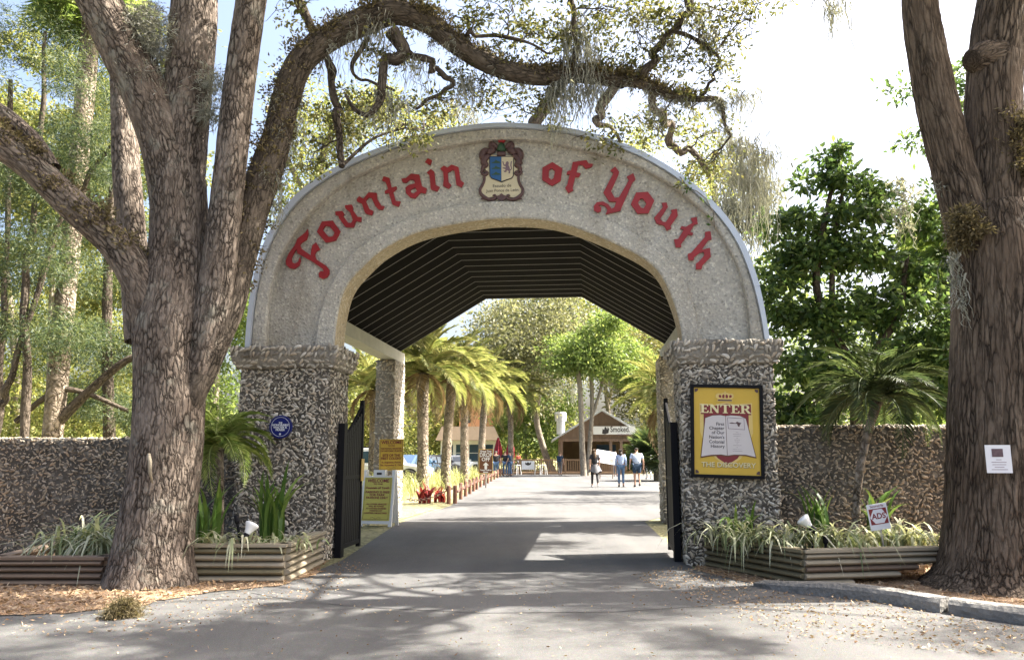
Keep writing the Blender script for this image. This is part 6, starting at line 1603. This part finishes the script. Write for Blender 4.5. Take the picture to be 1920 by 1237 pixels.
# ---------------------------------------------------------------- cars
def car(label, base, rz, paint, suv=True):
    c = empty('parked_car', base, rz, label, 'car', 'parked cars')
    hgt = 1.72 if suv else 1.45; L = 2.35
    side = [(-L, .35), (-L-.02, .75), (-L+.05, 1.0), (L-1.15, 1.02), (L-.1, .86), (L+.02, .6), (L, .32)] if suv else [(-L, .35), (-L, .85), (-L+.5, .95), (L-1.1, .95), (L-.1, .78), (L, .55), (L-.02, .32)]
    def bodyprof(pts, w, inset=0):
        mb = MB(); mb.prism(pts, -w, w); return mb
    bodyprof(side, .90).build('body', M[paint], c, bevel=.06)
    gh = [(-L+.12, 1.0), (-L+.35, hgt-.05), (-L+.7, hgt), (.35, hgt), (.75, hgt-.08), (L-1.2, 1.0)] if suv else [(-L+.6, .94), (-.9, hgt-.03), (.2, hgt), (.55, hgt-.05), (L-1.2, .94)]
    mb = MB(); n = len(gh); vs = []
    for yy, s_ in ((-.86, 0), (.86, 0)):
        vs += [(x, yy*(1 if z < 1.1 else .84), z) for x, z in gh]
    fs = [tuple(range(n)), tuple(range(2*n-1, n-1, -1))] + [(i, i+n, (i+1) % n+n, (i+1) % n) for i in range(n)]
    mb.add(vs, fs); mb.build('cabin', M[paint], c, bevel=.03)
    z0_, z1_ = (1.06, hgt-.14) if suv else (.99, hgt-.12)
    for sgn in (-1, 1):
        for xa, xb, xc, xd in (((-L+.35, -L+1.15, -L+1.15, -L+.55), (-L+1.25, -.28, -.28, -L+1.25), (-.18, .98, .52, -.18)) if suv else ((-1.3, -.5, -.5, -.85), (-.42, .85, .35, -.42))):
            ya = lambda z: sgn*(.868 - (.868-.735)*max(0, (z-1.0))/(hgt-1.0)*.97 + .012)
            vs = [(xa, ya(z0_), z0_), (xb, ya(z0_), z0_), (xc, ya(z1_), z1_), (xd, ya(z1_), z1_)]
            mb = MB(); mb.add(vs + [(x, y-sgn*.02, z) for x, y, z in vs], [(0, 1, 2, 3), (7, 6, 5, 4), (0, 4, 5, 1), (1, 5, 6, 2), (2, 6, 7, 3), (3, 7, 4, 0)]); mb.build('window', M['glass'], c)
        for xh in (-.35, .8): MB().box(xh-.1, xh+.1, sgn*.905-.012, sgn*.905+.012, .84, .875).build('door_handle', M['steel'], c)
        for xw in (-L+.85, L-.9):
            MB().prism([(xw+.43*math.cos(a*math.pi/10), .38+.43*math.sin(a*math.pi/10)) for a in range(20)], sgn*.90-.012, sgn*.90+.008).build('wheel_arch', M['c_black'], c)
            w_ = MB().lathe([(.20, -.11), (.34, -.11), (.36, -.08), (.36, .08), (.34, .11), (.20, .11)], 24).build('wheel', M['tyre'], c, smooth=False); w_.rotation_euler = (R(90), 0, 0); w_.location = (xw, sgn*.84, .36)
            MB().lathe([(.05, .09), (.20, .105), (.215, .115), (.21, -.10), (.05, -.10)], 16).build('rim', M['alloy'], w_)
        MB().box(L-.12, L+.03, sgn*.62-.18, sgn*.62+.18, .66, .80).build('headlight', M['lampwhite'], c)
        MB().box(-L-.03, -L+.05, sgn*.74-.1, sgn*.74+.1, .72, 1.0).build('tail_light', M['c_red'], c)
        mb = MB(); mb.box(.75, .95, sgn*.98-.08, sgn*.98+.08, 1.0, 1.14); mb.build('mirror', M[paint], c, bevel=.02)
        if suv: MB().tube([(-1.7, sgn*.62, hgt+.05), (.1, sgn*.62, hgt+.05)], .02, 6).build('roof_rail', M['black'], c)
    return c
car('white SUV with roof rails behind the left rear pillar', (P(715, 860, 37).x, 37, 0), 0, 'glossw')
car('blue-grey car parked beyond the white SUV', (P(772, 860, 43).x, 43, 0), R(70), 'glossb', False)
car('dark car parked between the second and third date palms', (P(806, 860, 45).x, 45, 0), R(60), 'glossd', False)
car('white car farther off behind the date palms', (P(850, 860, 58).x, 58, 0), R(30), 'glossw', False)

# ---------------------------------------------------------------- people
def skin_mesh(name, verts, edges, radii, sub=2):
    me = bpy.data.meshes.new(name); me.from_pydata(verts, edges, []); me.update()
    o = bpy.data.objects.new('tmp_skin', me)
    md = o.modifiers.new('s', 'SKIN'); md.use_smooth_shade = True
    for i, r_ in enumerate(radii): me.skin_vertices[0].data[i].radius = (r_, r_) if not hasattr(r_, '__len__') else r_
    me.skin_vertices[0].data[0].use_root = True
    sb = o.modifiers.new('d', 'SUBSURF'); sb.levels = sub; sb.render_levels = sub
    out = baked(o); bpy.data.objects.remove(o)
    out.name = name
    out.polygons.foreach_set('use_smooth', np.ones(len(out.polygons), dtype=bool))
    return out

def person(label, base, rz, height, stride, arm, top, bottom, hair, shoes, sleeve='short', legs='long', hairlen=0.0, bulk=1.0, skirt=None, bag=False, group=None, bend=0.0):
    s_ = height/1.72
    p = empty('person', base, rz, label, 'person', group); p.scale = (s_,)*3
    J = {}
    J['pel'] = Vector((0, 0, .95)); J['spi'] = Vector((0, .01, 1.14)); J['che'] = Vector((0, .0+bend*.1, 1.32)); J['nec'] = Vector((0, .01+bend*.15, 1.475)); J['hb'] = Vector((0, .03+bend*.18, 1.545)); J['hm'] = Vector((0, .035+bend*.2, 1.62)); J['ht'] = Vector((0, .02+bend*.2, 1.69))
    for sg_, k in ((-1, 'L'), (1, 'R')):
        st = stride*(1 if k == 'L' else -1)
        J['hip'+k] = Vector((sg_*.09, 0, .91)); J['kne'+k] = Vector((sg_*.095, st*.18+.03, .50)); J['ank'+k] = Vector((sg_*.09, st*.36-(.06 if st < 0 else 0), .085+(.05 if st < -.1 else 0))); J['toe'+k] = J['ank'+k] + Vector((sg_*.02, .16, -.055-(.02 if st < -.1 else 0)))
        ar = -st if arm is None else arm
        J['sho'+k] = J['che'] + Vector((sg_*.175*bulk, 0, .085)); J['elb'+k] = Vector((sg_*.235*bulk, ar*.14-.02, 1.12)); J['wri'+k] = Vector((sg_*.25*bulk, ar*.30+.06, .885)); J['pal'+k] = J['wri'+k] + Vector((0, .02, -.075))
    names = ['pel', 'spi', 'che', 'nec', 'hb', 'hm', 'ht']; rad = [.125*bulk, .115*bulk, .125*bulk, .055, .06, .088, .06]
    ed = [(0, 1), (1, 2), (2, 3), (3, 4), (4, 5), (5, 6)]
    def add(n, r_, par): names.append(n); rad.append(r_); ed.append((par, len(names)-1)); return len(names)-1
    for k in 'LR':
        h_ = add('hip'+k, .09*bulk, 0); kn = add('kne'+k, .056, h_); an = add('ank'+k, .038, kn); add('toe'+k, .034, an)
        sh_ = add('sho'+k, .06, 2); el = add('elb'+k, .042, sh_); wr = add('wri'+k, .028, el); pa_ = add('pal'+k, .034, wr)
        sg_ = -1 if k == 'L' else 1
        for f in range(4):
            J[f'f{f}{k}'] = J['pal'+k] + Vector((sg_*.004, (f-1.5)*.019, -.045)); J[f'g{f}{k}'] = J['pal'+k] + Vector((-sg_*.008, (f-1.5)*.019+.006, -.085+abs(f-1.4)*.006))
            a_ = add(f'f{f}{k}', .009, pa_); add(f'g{f}{k}', .007, a_)
        J['t'+k] = J['pal'+k] + Vector((-sg_*.02, .035, -.02)); J['u'+k] = J['pal'+k] + Vector((-sg_*.03, .05, -.055)); a_ = add('t'+k, .010, pa_); add('u'+k, .008, a_)
    link('body', skin_mesh('body', [J[n] for n in names], ed, rad, 1), M['skin'], p)
    # shirt
    n2 = ['pel', 'spi', 'che', 'nk2']; J['nk2'] = J['nec']*.55 + J['che']*.45; r2 = [.158*bulk, .150*bulk, .150*bulk, .07]; e2 = [(0, 1), (1, 2), (2, 3)]
    for k in 'LR':
        n2.append('sho'+k); r2.append(.070); e2.append((2, len(n2)-1)); i_ = len(n2)-1
        J['ms'+k] = J['sho'+k].lerp(J['elb'+k], .7); n2.append('ms'+k); r2.append(.060); e2.append((i_, len(n2)-1)); i_ = len(n2)-1
        if sleeve == 'long':
            n2.append('elb'+k); r2.append(.058); e2.append((i_, len(n2)-1)); i_ = len(n2)-1
            J['mw'+k] = J['elb'+k].lerp(J['wri'+k], .8); n2.append('mw'+k); r2.append(.045); e2.append((i_, len(n2)-1))
    link('shirt', skin_mesh('shirt', [J[n] for n in n2], e2, r2, 2), M[top], p)
    n3 = ['pel']; r3 = [.138*bulk]; e3 = []
    for k in 'LR':
        n3.append('hip'+k); r3.append(.105*bulk); e3.append((0, len(n3)-1)); i_ = len(n3)-1
        J['mk'+k] = J['hip'+k].lerp(J['kne'+k], .85); n3.append('mk'+k); r3.append(.082 if legs == 'short' else .068); e3.append((i_, len(n3)-1)); i_ = len(n3)-1
        if legs == 'long':
            n3.append('kne'+k); r3.append(.064); e3.append((i_, len(n3)-1)); i_ = len(n3)-1
            J['ma'+k] = J['kne'+k].lerp(J['ank'+k], .88); n3.append('ma'+k); r3.append(.05); e3.append((i_, len(n3)-1))
    link('trousers', skin_mesh('trousers', [J[n] for n in n3], e3, r3, 2), M[bottom], p)
    for k in 'LR':
        a = J['ank'+k]; t_ = J['toe'+k]
        link('shoe', skin_mesh('shoe', [a+Vector((0, -.03, -.03)), a+Vector((0, .03, -.035)), t_], [(0, 1), (1, 2)], [.045, .05, .038], 2), M[shoes], p)
    hv = [J['hm']+Vector((0, -.02, -.03)), J['hm']+Vector((0, -.022, .03)), J['ht']+Vector((0, -.01, -.0))]; he = [(0, 1), (1, 2)]; hr = [.082, .094, .066]
    if hairlen:
        hv += [J['hb']+Vector((0, -.075, -.05)), J['nec']+Vector((0, -.10, -hairlen*.5)), J['nec']+Vector((0, -.11, -hairlen))]; he += [(0, 3), (3, 4), (4, 5)]; hr += [.085, .08, .04]
    link('hair', skin_mesh('hair', hv, he, hr, 2), M[hair], p)
    if skirt:
        n = 24; prof = [(.165, 1.02), (.20, .92), (.25, .80), (.29, .68)]; vs = []; fs = []
        for j, (r_, z_) in enumerate(prof):
            for q in range(n): a = 2*math.pi*q/n; rr_ = r_*(1+.06*j*math.cos(a*5+1)/2); vs.append((rr_*math.cos(a)*1.05, rr_*math.sin(a)*.85, z_-(.05*math.sin(a*3) if j == 3 else 0)))
        for j in range(len(prof)-1):
            for q in range(n): fs.append((j*n+q, (j+1)*n+q, (j+1)*n+(q+1) % n, j*n+(q+1) % n))
        mb = MB(); mb.add(vs, fs); mb.build('tied_jacket', M[skirt], p, smooth=True)
    if bag:
        MB().box(-.16, .16, -.30, -.13, 1.0, 1.42).build('backpack', M['c_navy'], p, bevel=.05)
    return p
def at(px, Y): return (P(px, 870, Y).x, Y, .008)
walk = 'people walking up the drive'
person('woman in black with jacket tied at waist walking away', at(1115, 34.5), R(4), 1.68, .62, None, 'c_black', 'c_black', 'hair_b', 'c_shoew', 'short', 'long', .22, .95, 'c_grey', group=walk)
person('person in light blue top and jeans walking away', at(1164, 35), R(-3), 1.68, .10, .1, 'c_blue', 'c_jean', 'hair_d', 'c_shoe', 'long', 'long', .05, .98, group=walk)
person('man in printed shirt and navy shorts walking away', at(1194, 35), R(2), 1.74, .12, .05, 'c_print', 'c_navy', 'hair_d', 'c_shoe', 'short', 'short', 0, 1.22, group=walk)
st_ = 'men standing near the umbrellas'
person('man in black shirt standing left of the group', at(930, 52), R(5), 1.72, .05, .1, 'c_black', 'c_jean', 'hair_g', 'c_shoe', bulk=1.25, group=st_)
person('man in black vest in the middle of the group', at(947, 54), R(0), 1.74, .06, .1, 'c_black', 'c_jean', 'hair_d', 'c_shoe', bulk=1.1, group=st_)
person('man in navy shirt at the right of the group', at(956, 54), R(60), 1.72, .08, .25, 'c_navy', 'c_jean', 'hair_d', 'c_shoe', group=st_)
person('man in red shirt at the hut counter', at(1154, 54), R(-10), 1.72, .06, .3, 'c_red', 'c_grey', 'hair_b', 'c_shoe')
person('person with backpack beside the leaning oak', at(1050, 57), R(-20), 1.66, .06, .3, 'c_navy', 'c_grey', 'hair_b', 'c_shoe', bag=True)
person('person in white trousers behind the fan palm', at(1216, 47), R(20), 1.68, .2, .1, 'c_white', 'c_white', 'hair_b', 'c_shoew')
person('person in coral top behind the deck railing', (P(972, 870, 60.5).x, 60.5, .16), R(30), 1.5, .05, .3, 'c_coral', 'c_grey', 'hair_b', 'c_shoe')

bpy.data.scenes.remove(TMP)
